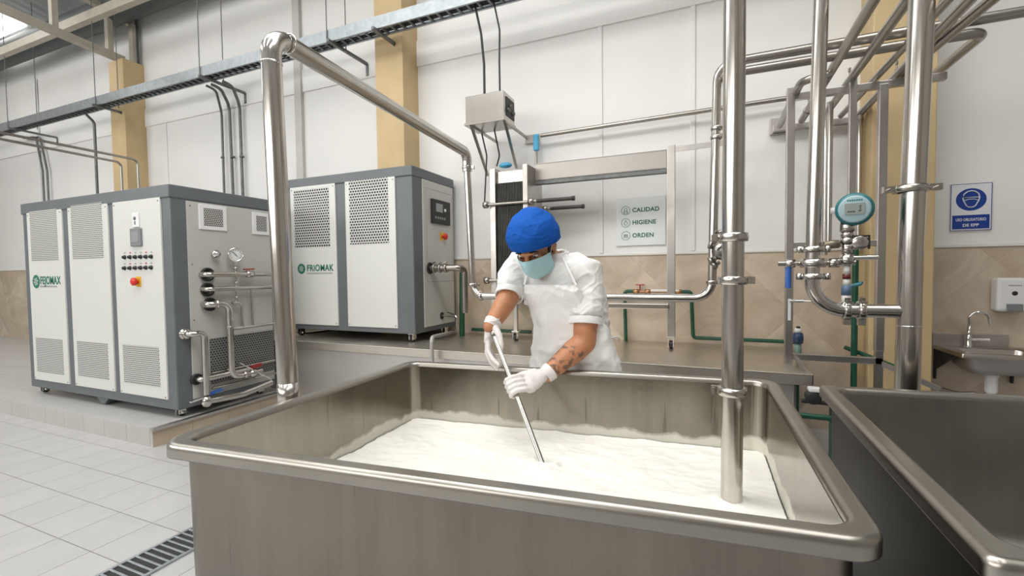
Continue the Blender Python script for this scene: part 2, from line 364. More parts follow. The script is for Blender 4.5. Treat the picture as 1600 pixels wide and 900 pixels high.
rodpx = [(10, 120, TY0), (53, 120, TY1), (148, 100, TY0), (181, 100, TY1), (311, 50, TY0), (345, 50, TY1), (511, 30, TY0), (538, 20, TY1)]
rl = ['near', 'far']
for i, (px, py, y) in enumerate(rodpx):
    x = PY(px, py, y).x; yy = y+(-.012 if y == TY0 else .012)
    m = MB(); m.cyl((x, yy, tz0-.03), (x, yy, roofz(y)), .006, n=8)
    sec = ['furthest left', 'at the left column', 'between the two beige columns', 'left of the middle column'][i//2]
    tag(m.build('hanger_rod', GALV_D), 'thin hanger rod of the cable tray, %s, %s side' % (sec, ('camera' if y == TY0 else 'wall')), 'rod', 'hanger rods of the cable tray')
for i, (px, py) in enumerate(((20, 190), (152, 162), (318, 120), (518, 62), (588, 55))):
    x = PY(px, py, TY0).x
    m = MB(); m.bar((x, TY0-.06, tz0-.018), (x, W-.02, tz0-.018), .035, .03); m.bar((x, W-.015, tz0-.02), (x, W-.015, tz0-.16), .035, .012)
    if i in (1, 4): m.prism([(0, 0), (.32, 0), (.32, -.16)], (x-.006, W-.33, tz0-.03), (0, 1, 0), (0, 0, 1), .012)
    tag(m.build('tray_bracket', GALV_D), 'dark steel bracket under the cable tray ' + ('at the far left end', 'on the left beige column', 'above the three bent conduits', 'left of the middle beige column', 'on the middle beige column')[i], 'bracket', 'cable tray brackets')

# conduits on the wall
def pipe_thing(name, pts, r, label, cat='pipe', m=PIPE, fil=.06, n=14, clips=(), group=None, base=None):
    pts = [V(p) for p in pts]; t = thing(name, base or min(pts, key=lambda p: p.z), label, cat, group)
    MB().tube(pts, r, fil, n).build('pipe', m, t)
    for c, ax in clips:
        mm = MB(); mm.lathe(V(c)-V(ax).normalized()*.012, ax, [(0, r), (0, r*1.35+.003), (.024, r*1.35+.003), (.024, r)], 16); mm.build('pipe_clip', m, t)
    return t
CW = W-.05
for i, (xa, ya, xb, yb, xc) in enumerate(((322, 128, 346, 170, 350), (330, 130, 358, 160, 366), (348, 132, 374, 158, 380))):
    p2 = PY(xb, yb, CW); p3 = PY(xc, 305, CW); a = PY(xa, ya, 4.2)
    pipe_thing('wall_conduit', [(a.x, 4.2, tz0-.01), (a.x+.02, 4.32, tz0-.03), (p2.x, CW, p2.z-.05), (p3.x, CW, .75)], .017+.004*(i > 0), ('leftmost', 'middle', 'rightmost')[i]+' of three grey conduits bending down from the cable tray', m=GALV_D, fil=.15, n=10, clips=[((p3.x, CW, p3.z+.55), (0, 0, 1))])
p = PY(155, 180, 4.3); q = PY(158, 300, 4.3)
pipe_thing('wall_conduit', [(p.x, 4.13, tz0-.02), (q.x, 4.25, tz0-.10), (q.x, 4.25, .16)], .02, 'grey conduit dropping from the tray in front of the left beige column', m=GALV_D, fil=.08, n=10)
zc = 3.45
for i, (xe, ye, x0, y0) in enumerate(((215, 250, 0, 207), (189, 254, 0, 217))):
    e = PY(xe, ye, 4.22-i*.03); s0 = PZ(x0, y0, e.z)
    pipe_thing('overhead_conduit', [s0+(s0-e)*.6, e, (e.x, e.y, .17)], .018, ('upper', 'lower')[i]+' of two thin steel pipes crossing the left wall and turning down at the column', m=PIPE_D, fil=.07, n=10)
for i, (px) in enumerate((66, 73)):
    p = PY(px, 250, CW); q = PY(px-8, 215, CW)
    pipe_thing('wall_conduit', [(q.x-.5, CW, q.z+.05), (q.x-.05, CW, q.z+.02), (p.x, CW, p.z-.2), (PY(px+3, 310, CW).x, CW, .3)], .017, ('left', 'right')[i]+' one of the paired grey conduits at the far left of the wall', m=GALV_D, fil=.1, n=8)
x = PY(56, 110, W).x; MB().box(x-.03, x+.03, W-.03, W, 1.7, 5.2, .005).build('cable_duct', WHITE); tag(bpy.data.objects['cable_duct'], 'narrow white cable duct climbing the wall at the far left', 'cable duct')

# ================================================================== chillers
def caster(parent, x, y, z, h, r=.04):
    m = MB(); m.box(x-.036, x+.036, y-.036, y+.036, z+h-.008, z+h); m.box(x-.024, x-.018, y-.034, y+.03, z+r*.6, z+h-.006, .002); m.box(x+.018, x+.024, y-.034, y+.03, z+r*.6, z+h-.006, .002); m.lathe((x-.03, y, z+r), (1, 0, 0), [(0, 0), (0, r*.45), (.06, r*.45), (.06, 0)], 12)
    f = m.build('caster', CHROME, parent)
    w_ = MB(); w_.cyl((x-.014, y, z+r), (x+.014, y, z+r), r, n=20); w_.build('wheel', BLACK, f)
def screws(parent, pts, ax, r=.006):
    for p in pts: MB().lathe(p, ax, [(0, r), (.003, r), (.004, r*.6), (.004, 0)], 8).build('screw', GALV_D, parent)

def emblem(parent, c, ax, ay, r):
    """round gear-like green emblem with pale centre marks"""
    nz = V(ax).cross(V(ay)).normalized(); m = MB(); n = 48; poly = []
    for k in range(n):
        rr = r*(1.0 if (k//2) % 2 else .93); poly.append((math.cos(2*math.pi*k/n)*rr, math.sin(2*math.pi*k/n)*rr))
    m.prism(poly, c, ax, ay, .001); e = m.build('emblem', LOGO, parent)
    m = MB(); c2 = V(c)+nz*.0012
    for k in range(6):
        a = k*math.pi/3+.3; d = V(ax)*math.cos(a)+V(ay)*math.sin(a)
        m.bar(c2+d*r*.12, c2+d*r*.58, r*.14, .001, up=nz)
        for sg in (-1, 1):
            a2 = a+sg*.8; d2 = V(ax)*math.cos(a2)+V(ay)*math.sin(a2); m.bar(c2+d*r*.36, c2+d*r*.36+d2*r*.22, r*.09, .001, up=nz)
    m.build('emblem_mark', WHITE_P, e)

# ---- big chiller on the left
X0, X1, Y0, Y1 = -6.69, -4.19, 2.45, 3.43; Z0, Z1 = .225, 2.18
ch = thing('industrial_chiller', (X0, Y0, .15), 'large grey and white three-door chiller cabinet on the tiled step at left', 'chiller')
m = MB(); m.box(X0, X1, Y0, Y1, Z0, Z1, .012); m.build('cabinet', GREY_E, ch)
m = MB(); m.box(X0-.008, X1+.008, Y0-.012, Y1, Z1-.11, Z1+.004, .01); m.build('top_band', GREY_E, ch)
def fpx(px, py, y=Y0): return PY(px, py, y)
doors = []
for (a, b) in ((41, 111), (104, 181), (178, 263)):  # door edges measured half way up
    pass
dx = [(PY(50.5, 465, Y0).x, PY(104.5, 465, Y0).x), (PY(114, 465, Y0).x, PY(176, 465, Y0).x), (PY(184.5, 465, Y0).x, PY(258, 465, Y0).x)]
zt, zb = 2.055, .30
vents = {0: ((1.90, 1.345), (.60, .335)), 1: ((1.955, 1.36), (.62, .32)), 2: (None, (.66, .30))}
zt0 = PY(75, 330, Y0).z
for i, (a, b) in enumerate(dx):
    d = MB().box(a, b, Y0-.014, Y0+.005, Z0+.09, Z1-.10, .004).build('door', WHITE_P, ch)
    wv = (b-a)
    if vents[i][0]:
        zt_, zb_ = ((PY(60, 330, Y0).z, PY(60, 408, Y0).z), (PY(135, 319, Y0).z, PY(135, 404, Y0).z))[i]
        MB().box(a+wv*.10, b-wv*.13, Y0-.016, Y0-.006, zb_, zt_).build('upper_vent', PERF_A, d)
    zt_, zb_ = ((PY(80, 529, Y0).z, PY(80, 582, Y0).z), (PY(148, 534, Y0).z, PY(148, 590, Y0).z), (PY(225, 540, Y0).z, PY(225, 601, Y0).z))[i]
    MB().box(a+wv*.10, b-wv*.13, Y0-.016, Y0-.006, zb_, zt_).build('lower_vent', PERF_A, d)
    screws(d, [(a+.025, Y0-.014, Z1-.13), (b-.025, Y0-.014, Z1-.13), (a+.025, Y0-.014, Z0+.11), (b-.025, Y0-.014, Z0+.11)], (0, -1, 0))
    if i == 0:
        c = PY(56.5, 440, Y0-.016); emblem(d, c, (1, 0, 0), (0, 0, 1), .072)
        p = PY(63, 444, Y0-.016); text('lettering', 'FEJOMAX', .115, p, (1, 0, 0), (0, 0, 1), LOGO, d, sx=.78, bold=.0022)
        p = PY(63, 449, Y0-.015); m = MB(); xx = p.x
        for k in range(14): wd = random.uniform(.012, .026); m.box(xx, xx+wd, Y0-.0152, Y0-.0142, p.z+.0, p.z+.018); xx += wd+.007
        m.build('small_print', GREYINK, d)
        screws_z = None
    if i == 2:
        c = PY(213.5, 345, Y0-.014); m = MB(); m.box(c.x-.045, c.x+.045, Y0-.028, Y0-.012, c.z-.06, c.z+.07, .006); s_ = m.build('door_lock', WHITE, d)
        m = MB(); m.lathe((c.x, Y0-.028, c.z+.02), (0, -1, 0), [(0, .016), (.006, .014), (.008, 0)], 16); m.box(c.x-.008, c.x+.008, Y0-.03, Y0-.027, c.z-.035, c.z-.005); m.build('keyhole', GREY_E, s_)
        c = PY(214.5, 371, Y0-.014); m = MB(); m.box(c.x-.075, c.x+.075, Y0-.034, Y0-.012, c.z-.08, c.z+.08, .006); s_ = m.build('controller', mat('mid_grey_plastic', (.2, .21, .22), .4), d)
        m = MB(); m.box(c.x-.05, c.x+.05, Y0-.0365, Y0-.033, c.z-.045, c.z+.055, .002); m.build('screen', mat('grey_lcd', (.3, .31, .32), .2), s_)
        for r_, (yy) in enumerate((402, 419)):
            for k in range(6):
                c = PY(195.5+k*8.3, yy+(-.2*k), Y0-.014)
                m = MB(); m.lathe((c.x, Y0-.014, c.z), (0, -1, 0), [(0, .019), (.008, .019), (.012, .014), (.022, .013), (.024, 0)], 18)
                kb = m.build('switch_knob', BLACK, d)
                m = MB(); m.box(c.x-.012, c.x+.012, Y0-.0155, Y0-.0135, c.z+.034, c.z+.044); m.build('name_tag', (RED if k % 3 == 1 else GREYINK), kb)
        c = PY(216, 440, Y0-.014); m = MB(); m.box(c.x-.03, c.x+.045, Y0-.018, Y0-.012, c.z-.045, c.z+.045, .002); s_ = m.build('emergency_plate', YEL, d)
        m = MB(); m.lathe((c.x, Y0-.018, c.z), (0, -1, 0), [(0, .015), (.02, .015), (.022, .036), (.04, .036), (.048, .022), (.048, 0)], 20); m.build('stop_button', RED, s_)
# side face (x = X1)
m = MB(); ya = PX(293, 400, X1).y; m.box(X1-.004, X1+.010, ya, Y1-.02, Z0+.07, Z1-.12, .004); sp = m.build('side_panel', mat('side_panel_enamel', (.50, .50, .47), .4, noise_s=2, noise_a=.05), ch)
screws(sp, [(X1+.010, ya+.03, Z1-.16), (X1+.010, ya+.03, 1.5), (X1+.010, ya+.03, 1.0), (X1+.010, ya+.03, .5)], (1, 0, 0))
for (a, b, c_, d_) in ((308, 353, 318, 364), (392, 425, 331, 372)):
    p = PX(a, c_, X1); q = PX(b, d_, X1); y0_, y1_ = p.y, min(q.y, Y1-.03); z1_ = PX(a, c_, X1).z; z0_ = PX(a, d_-6, X1).z
    f = MB().box(X1+.008, X1+.022, y0_, y1_, z0_, z1_, .004).build('side_grille', WHITE, ch)
    MB().box(X1+.02, X1+.024, y0_+.04, y1_-.04, z0_+.035, z1_-.035).build('mesh', PERF_S, f)
p = PX(326, 533, X1); m = MB(); m.box(X1+.008, X1+.018, p.y, Y1-.03, PX(330, 600, X1).z, p.z+.02); m.build('base_grille', PERF_L, ch)
for x in (X0+.09, X1-.09):
    for y in (Y0+.08, Y1-.12): caster(ch, x, y, .15, Z0-.15, .034)
c = PY(156, 615, Y0).x; m = MB(); m.prism([(-.11, 0), (.11, 0), (.03, -.065), (-.03, -.065)], (c, Y0+.12, Z0+.004), (1, 0, 0), (0, 0, 1), .10); m.build('foot', GREY_E, ch)

# plumbing of the big chiller, running along its right side (each pipe goes through a sleeve in the panel)
def sidep(px, py, off): return PX(px, py, X1+off)
plumb = thing('chiller_pipework', (X1, 2.8, .3), 'steel pipe manifold with elbows and taps on the side of the large chiller', 'pipework')
def flange(mb_, c, ax, r, h=.02, r2=1.35): mb_.lathe(V(c)-V(ax).normalized()*h/2, ax, [(0, r), (0, r*r2), (h*.3, r*r2+.002), (h*.7, r*r2+.002), (h, r*r2), (h, r)], 20)
def clamp(parent, c, ax, r, bolt=None, m=PIPE, name='clamp'):
    mm = MB(); flange(mm, c, ax, r, .026, 1.32)
    ax = V(ax).normalized(); bd = V(bolt) if bolt else V((1, 0, 0)); bd = (bd-ax*bd.dot(ax)).normalized(); pd = ax.cross(bd)
    q = V(c)+bd*(r*1.32+.008); mm.obox(q, bd, ax, pd, .012, .011, .008); mm.cyl(q-pd*.0, q+pd*.028, .0035, n=8); mm.obox(q+pd*.03, ax, bd, pd, .012, .004, .005)
    return mm.build(name, m, parent)
for (py, r) in ((429, .026), (453, .026), (476, .03)):
    p = sidep(317 if py < 460 else 321, py, .0); m = MB(); m.lathe((X1+.008, p.y+.03, p.z), (1, 0, 0), [(0, .062), (.02, .062), (.022, .045), (.004, .04), (.004, 0)], 24); m.build('rubber_sleeve', BLACK, plumb)
OFF = .10
a = sidep(324, 429, OFF); b = sidep(436, 430, OFF); b = V((X1+OFF, 3.42, a.z))
MB().tube([(X1+.0, a.y, a.z), (X1+OFF, a.y, a.z), b], .024, .05).build('header_pipe', PIPE, plumb)
a2 = sidep(326, 452, OFF); MB().tube([(X1, a2.y, a2.z), (X1+OFF, a2.y, a2.z), (X1+OFF, 3.40, a2.z), (X1+OFF, 3.40, .72)], .022, .05).build('return_pipe', PIPE, plumb)
a3 = sidep(328, 476, OFF); e3 = sidep(350, 480, OFF); e4 = sidep(356, 592, OFF)
MB().tube([(X1, a3.y, a3.z), (X1+OFF, a3.y, a3.z), (X1+OFF, e3.y+.05, a3.z), (X1+OFF, e3.y+.05, e4.z), (X1+OFF, e3.y+.22, e4.z)], .031, .08).build('drop_pipe', PIPE, plumb)
for c_, a_, h_, k_ in (((X1+OFF, a3.y+.06, a3.z), (0, 1, 0), .02, 1.35), ((X1+OFF, e3.y+.05, a3.z-.22), (0, 0, 1), .012, 1.12), ((X1+OFF, e3.y+.18, e4.z), (0, 1, 0), .03, 1.35)):
    mm = MB(); flange(mm, c_, a_, .031, h_, k_); mm.build('flange', PIPE, plumb)
s1 = sidep(292, 522, .03); e1 = sidep(314, 530, OFF)
MB().tube([(X1-.02, s1.y, s1.z), (X1+OFF, s1.y, s1.z), (X1+OFF, e1.y+.03, s1.z), (X1+OFF, e1.y+.03, .33)], .027, .08).build('drop_pipe', PIPE, plumb)
mm = MB(); mm.lathe((X1+.0, s1.y, s1.z), (1, 0, 0), [(0, .05), (.01, .05), (.012, .035), (.03, .035), (.032, .042), (.05, .042), (.052, .027)], 20); mm.build('union_nut', PIPE, plumb)
s5 = sidep(311, 593, .05); mm = MB(); mm.lathe((X1+.006, s5.y, s5.z), (1, 0, 0), [(0, .05), (.02, .05), (.022, .035), (.004, 0)], 20); mm.build('rubber_sleeve', BLACK, plumb)
MB().tube([(X1, s5.y, s5.z), (X1+.09, s5.y, s5.z), (X1+.09, s5.y+.45, s5.z)], .026, .05).build('header_pipe', PIPE, plumb)
s6 = V((X1+OFF, e1.y+.03, .27)); MB().tube([s6, s6+V((.0, .12, -.01)), s6+V((.05, .30, -.01)), s6+V((.05, .62, .03))], .03, .2).build('curved_pipe', PIPE, plumb)
MB().ell(s6, .045, .045, .055).build('tap_body', PIPE, plumb)
m = MB(); m.bar(s6+V((-.0, -.14, .03)), s6+V((0, -.02, .04)), .02, .012); m.build('lever', CHROME, plumb)
m = MB(); m.bar(s6+V((.0, .02, .06)), s6+V((.0, .14, .075)), .03, .02); m.build('blue_lever', BLUE, plumb)
q = V((X1+OFF, e3.y+.27, e4.z)); m = MB(); m.ell(q, .045, .05, .045); m.cyl(q, q+V((0, .09, 0)), .032); m.build('tap_body', PIPE, plumb)
m = MB(); m.bar(q+V((0, -.02, .06)), q+V((0, .09, .07)), .035, .03); m.cyl(q, q+V((0, 0, .06)), .01, n=8); m.build('red_lever', mat('dull_red_plastic', (.3, .03, .03), .4), plumb)
# small branch lines
c0 = sidep(392, 430, OFF).y; c1 = sidep(369, 430, OFF).y; zz1 = sidep(369, 473, OFF).z
m = MB(); m.cyl((X1+OFF, c1, zz1), (X1+OFF, c1, a.z+.12), .011, n=10)
for k in range(5): flange(m, (X1+OFF, c1, zz1+.05+k*.07), (0, 0, 1), .011, .02, 1.5)
m.build('riser_tube', PIPE, plumb)
yb = sidep(378, 480, OFF).y; zb1 = sidep(378, 512, OFF).z; zk = zz1
MB().tube([(X1+OFF, c1-.05, zk), (X1+OFF, yb, zk), (X1+OFF, yb, zb1)], .013, .04, 10).build('branch_tube', PIPE, plumb)
yb2 = sidep(394, 480, OFF).y; MB().tube([(X1+OFF, yb2, a2.z), (X1+OFF, yb2, zb1)], .013, 0, 10).build('branch_tube', PIPE, plumb)
MB().tube([(X1+OFF, yb-.16, zb1), (X1+OFF, 3.40, zb1)], .014, 0, 10).build('branch_tube', PIPE, plumb)
for z_ in (.50, .36): MB().tube([(X1+.05, sidep(330, 560, .05).y, z_), (X1+.05, 3.40, z_)], .012, 0, 10).build('guard_rail', PIPE, plumb)
m = MB(); y_ = sidep(390, 432, OFF).y; m.bar((X1+OFF, y_-.06, a.z+.045), (X1+OFF, y_+.05, a.z+.05), .02, .014); m.build('red_lever', MATS['dull_red_plastic'], plumb)
m = MB(); flange(m, (X1+OFF, y_, a.z), (0, 1, 0), .024, .07, 1.35); m.build('tap_body', PIPE, plumb)
m = MB(); m.tube([(X1+.12, sidep(372, 555, .1).y, .56), (X1+.14, sidep(405, 580, .1).y+.1, .33)], .006, 0, 8); m.build('lever', CHROME, plumb)
# gauge
gc = V((X1+OFF, c1, a.z+.185)); ga = (CAM-gc); ga.z = 0; ga = (ga.normalized()+V((.5, 0, 0))).normalized()
g = thing('pressure_gauge', gc-V((0, 0, .07)), 'round silver pressure gauge standing on the large chiller pipework', 'gauge')
m = MB(); m.lathe(gc-ga*.02, ga, [(0, 0), (0, .066), (.035, .068), (.042, .064), (.042, .058), (.036, .056)], 32); m.cyl(gc-V((0, 0, .06)), gc-V((0, 0, .10)), .012, n=10); m.build('case', CHROME, g)
m = MB(); m.lathe(gc-ga*.02, ga, [(.035, .057), (.036, 0)], 32); dl = m.build('dial', mat('gauge_dial', (.62, .63, .62), .3), g)
gs = ga.cross(V((0, 0, 1))).normalized(); gu = gs.cross(ga)*-1 if gs.cross(ga).z < 0 else gs.cross(ga)
m = MB(); m.bar(gc+ga*.019-gs*.012-gu*.016, gc+ga*.019+gs*.028+gu*.03, .004, .002, up=ga); m.build('needle', BLACK, dl)
m = MB()
for k in range(11):
    an = math.radians(-40+k*26); d = gs*math.cos(an)+gu*math.sin(an); m.bar(gc+ga*.018+d*.040, gc+ga*.018+d*.05, .0035, .001, up=ga)
m.build('dial_marks', BLACK, dl)
p2 = gc+V((-.04, -.16, .005)); m = MB(); m.lathe(p2, (1, 0, 0), [(-.03, .02), (0, .02), (.0, .038), (.012, .038), (.016, .02), (.03, .018), (.032, 0)], 18); m.cyl((X1, p2.y, p2.z), p2, .02); m.build('round_fitting', CHROME, g)

# ---- ledge (stainless covered) under chiller 2
LZ = .70; LX0, LX1, LY = -4.42, .68, 3.47
led = thing('steel_counter', (LX0, LY, 0), 'long low stainless steel counter along the back wall carrying the smaller chiller', 'counter')
m = MB(); m.box(LX0, LX1, LY, W-.005, LZ-.012, LZ, .004); m.box(LX0, LX1, LY, LY+.006, LZ-.075, LZ-.004, .002); m.box(LX1-.006, LX1, LY, W-.01, LZ-.075, LZ-.004); m.box(LX0, LX0+.006, LY, W-.01, LZ-.075, LZ-.004); m.build('top', mat('worn_counter_steel', (.72, .67, .59), .40, 1, noise_s=2.5, noise_a=.2, rough_var=.08, bump=.02, bump_s=6), led)
m = MB(); m.box(LX0+.03, LX1-.10, LY+.06, LY+.075, 0.0, LZ-.012); m.build('front_panel', mat('counter_front_steel', (.66, .64, .61), .42, .85, noise_s=1.5, noise_a=.12), led)
m = MB(); m.box(LX0+.03, LX0+.045, LY+.06, W-.01, 0.0 if False else .16, LZ-.012); m.build('side_panel', STEEL, led)
m = MB(); m.box(LX1-.10, LX1-.085, LY+.06, W-.01, 0, LZ-.012); m.build('side_panel', STEEL, led)

# ---- smaller chiller
A0, A1, B0, B1 = -4.33, -2.625, 3.75, 4.55; C0, C1 = .785, 2.455
c2 = thing('industrial_chiller', (A0, B0, LZ), 'smaller grey and white two-door chiller standing on the steel counter', 'chiller')
m = MB(); m.box(A0, A1, B0, B1, C0, C1, .012); m.build('cabinet', GREY_E, c2)
m = MB(); m.box(A0-.008, A1+.008, B0-.012, B1, C1-.10, C1+.004, .012); m.build('top_band', GREY_E, c2)
for i, (pa, pb) in enumerate(((458.5, 528), (543.5, 621))):
    a, b = PY(pa, 430, B0).x, PY(pb, 430, B0).x
    d = MB().box(a, b, B0-.014, B0+.005, C0+.055, C1-.09, .004).build('door', WHITE_P, c2); wv = b-a
    z1_ = PY((490, 577)[i], (293, 278)[i]+2, B0).z; z0_ = PY((490, 577)[i], (386, 381)[i], B0).z
    MB().box(a+wv*.09, b-wv*.13, B0-.016, B0-.006, z0_, z1_).build('vent', PERF_B, d)
    screws(d, [(a+.025, B0-.014, C1-.12), (b-.025, B0-.014, C1-.12), (a+.025, B0-.014, C0+.08), (b-.025, B0-.014, C0+.08)], (0, -1, 0))
    if i == 0:
        c = PY(471, 420, B0-.016); emblem(d, c, (1, 0, 0), (0, 0, 1), .058)
        p = PY(479.5, 423.5, B0-.016); text('lettering', 'FRIOMAK', .098, p, (1, 0, 0), (0, 0, 1), LOGO, d, sx=.88, bold=.002)
        p = PY(480, 428.5, B0-.015); m = MB(); xx = p.x
        for k in range(17): wd = random.uniform(.010, .022); m.box(xx, xx+wd, B0-.0152, B0-.0142, p.z, p.z+.017); xx += wd+.006
        m.build('small_print', GREYINK, d)
q = PX(659, 300, A1).y; r_ = PX(706, 300, A1).y
m = MB(); m.box(A1-.004, A1+.010, q, min(r_, B1-.03), C0+.05, C1-.10, .004); sp = m.build('side_panel', mat('side_panel_enamel'+'_pale', (.56, .56, .53), .36, noise_s=2, noise_a=.05), c2)
y0_, y1_ = PX(664, 300, A1).y, PX(704, 300, A1).y
m = MB()
for (ya_, yb_, za_, zb_) in ((y0_, y1_, 2.27, 2.275), (y0_, y1_, 1.30, 1.305)): m.box(A1+.010, A1+.011, ya_, yb_, za_, zb_)
m.box(A1+.010, A1+.011, y0_, y0_+.004, 1.3, 2.275); m.box(A1+.010, A1+.011, y1_-.004, y1_, 1.3, 2.275); m.build('door_seam', GREYINK, sp)
p = PX(671, 307, A1); q2 = PX(700, 353, A1)
f = MB().box(A1+.008, A1+.035, p.y, q2.y, q2.z, p.z-.02, .006).build('control_panel', BLACK, c2)
MB().box(A1+.034, A1+.038, p.y+.07, p.y+.20, p.z-.15, p.z-.06, .002).build('screen', mat('grey_lcd', (.3, .31, .32), .2), f)
for k in range(5): MB().box(A1+.034, A1+.038, p.y+.05+k*.045, p.y+.075+k*.045, q2.z+.05, q2.z+.075, .002).build('button', GREYINK, f)
MB().lathe((A1+.034, p.y+.25, p.z-.12), (1, 0, 0), [(0, .018), (.008, .016), (.009, 0)], 12).build('button', WHITE, f)
p = PX(690, 370, A1); f = MB().box(A1+.008, A1+.014, p.y-.05, p.y+.045, p.z-.045, p.z+.045, .002).build('emergency_plate', YEL, c2)
MB().lathe((A1+.012, p.y, p.z), (1, 0, 0), [(0, .016), (.03, .016), (.032, .034), (.05, .034), (.056, .02), (.056, 0)], 20).build('stop_button', RED, f)
for x in (A0+.10, A1-.08):
    for y in (B0+.07, B1-.1): caster(c2, x, y, LZ, C0-LZ, .036)
# outlet pipes of the smaller chiller
p = PX(670, 419, A1)
t = thing('outlet_pipe', (A1, p.y, 1.3), 'ribbed steel outlet pipe with clamps leaving the small chiller side', 'pipe')
e_ = PY(722, 419, p.y+.05)
m = MB(); m.tube([(A1, p.y, p.z), (e_.x, p.y, p.z), (e_.x, p.y+.10, p.z-.02), (e_.x, p.y+.10, .98)], .033, .06); m.build('pipe', PIPE_D, t)
m = MB(); m.lathe((A1+.008, p.y, p.z), (1, 0, 0), [(0, .06), (.015, .06), (.016, .045), (.004, .03)], 20); m.build('rubber_sleeve', BLACK, t)
for k in range(3): clamp(t, (A1+.07+.07*k, p.y, p.z), (1, 0, 0), .035, (0, 0, 1), PIPE_D)
p = PX(689, 493, A1)
t = thing('drain_tap', (A1, p.y, .8), 'small steel drain tap low on the small chiller side', 'tap')
m = MB(); m.tube([(A1, p.y, p.z), (A1+.20, p.y, p.z), (A1+.20, p.y, p.z-.11)], .014, .03, 10); m.build('spout', PIPE, t)
MB().bar((A1+.10, p.y-.03, p.z+.04), (A1+.18, p.y-.03, p.z+.02), .014, .008).build('lever', BLACK, t)
MB().lathe((A1+.008, p.y, p.z), (1, 0, 0), [(0, .038), (.01, .038), (.012, 0)], 16).build('rubber_sleeve', BLACK, t)
# black power lead under chiller, bent steel rail in front of the counter
p = PZ(470, 521, LZ+.008); q = PZ(518, 516, LZ+.008)
tag(MB().tube([p, (p+q)/2+V((0, -.1, 0)), q, q+V((.25, .12, 0))], .008, .1, 8).build('power_lead', BLACK), 'black power lead lying on the counter under the small chiller', 'cable')
p = PY(675, 560, 3.40); q = PY(676, 527, 3.40); r3 = PZ(708, 516, LZ+.05)
pipe_thing('bent_pipe', [(p.x, 3.40, 0), (p.x, 3.40, q.z), (r3.x, r3.y, LZ+.03), (r3.x+.03, min(r3.y+.25, 4.4), LZ+.03)], .018, 'dull grey pipe bent over the counter edge below the small chiller', m=mat('dull_zinc', (.42, .4, .37), .5, .3), fil=.05, n=10)

# ================================================================== main tub
def inset(poly, d):
    n = len(poly); out = []
    for i in range(n):
        a, b, c = V(poly[i-1]), V(poly[i]), V(poly[(i+1) % n]); d1 = (b-a).normalized(); d2 = (c-b).normalized()
        n1 = V((-d1.y, d1.x)); n2 = V((-d2.y, d2.x)); k = d/(1+n1.dot(n2)); out.append(b+(n1+n2)*k)
    return out
def rloop(poly, r, z, seg=10):
    n = len(poly); L_ = []
    for i in range(n):
        a, b, c = V(poly[i-1]), V(poly[i]), V(poly[(i+1) % n]); d1 = (a-b).normalized(); d2 = (c-b).normalized(); ang = d1.angle(d2)
        tl = r/math.tan(ang/2); cen = b+(d1+d2).normalized()*(r/math.sin(ang/2)); s0 = b+d1*tl-cen; s1 = b+d2*tl-cen
        a0 = math.atan2(s0.y, s0.x); a1 = math.atan2(s1.y, s1.x); da = (a1-a0+math.pi) % (2*math.pi)-math.pi
        for k in range(seg+1): an = a0+da*k/seg; L_.append(V((cen.x+math.cos(an)*r, cen.y+math.sin(an)*r, z)))
    return L_
def tub(label, poly, ro, flange_w, zt, inner_r, floor_z, stain_z=None, legs=True, lip=.040, shell=None):
    # poly counter-clockwise seen from above
    c = sum((V(p) for p in poly), V((0, 0)))/4
    t = thing('steel_vat', (c.x, c.y, 0), label, 'vat')
    R = MB(); L_ = []
    for d, z, r in ((.010, zt-lip, ro-.008), (.0, zt-lip, ro), (.0, zt-lip+.003, ro), (.0, zt-.019, ro), (.0, zt-.015, ro), (.002, zt-.007, ro), (.007, zt-.0018, ro-.004), (.014, zt, ro-.008), (.018, zt, ro-.012), (flange_w-.014, zt, inner_r+.012), (flange_w-.010, zt, inner_r+.008), (flange_w-.003, zt-.003, inner_r+.004), (flange_w, zt-.012, inner_r), (flange_w+.002, zt-.03, inner_r)):
        L_.append(rloop(inset(poly, d), max(r, .01), z))
    R.loft(L_[::1]); rim = R.build('rim', mat('vat_rim_steel', (.40, .375, .335), .33, 1, noise_s=3, noise_a=.10, rough_var=.04), t)
    B = MB(); L_ = []
    for d, z, r in ((flange_w+.002, zt-.02, inner_r), (flange_w+.010, floor_z+.06, inner_r), (flange_w+.016, floor_z+.03, inner_r), (flange_w+.035, floor_z+.006, inner_r*.8), (flange_w+.08, floor_z, inner_r*.5)): L_.append(rloop(inset(poly, d), r, z))
    B.loft(L_, cap1=True); B.build('basin', TUBIN, t)
    B = MB(); L_ = []
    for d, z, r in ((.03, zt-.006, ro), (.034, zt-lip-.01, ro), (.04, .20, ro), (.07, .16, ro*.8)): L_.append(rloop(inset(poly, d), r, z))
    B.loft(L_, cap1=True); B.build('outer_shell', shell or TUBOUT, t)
    if legs:
        for q in inset(poly, .16): 
            m = MB(); m.cyl((q.x, q.y, .03), (q.x, q.y, .17), .03); m.cyl((q.x, q.y, 0), (q.x, q.y, .03), .045); m.build('leg', STEEL, t)
    return t
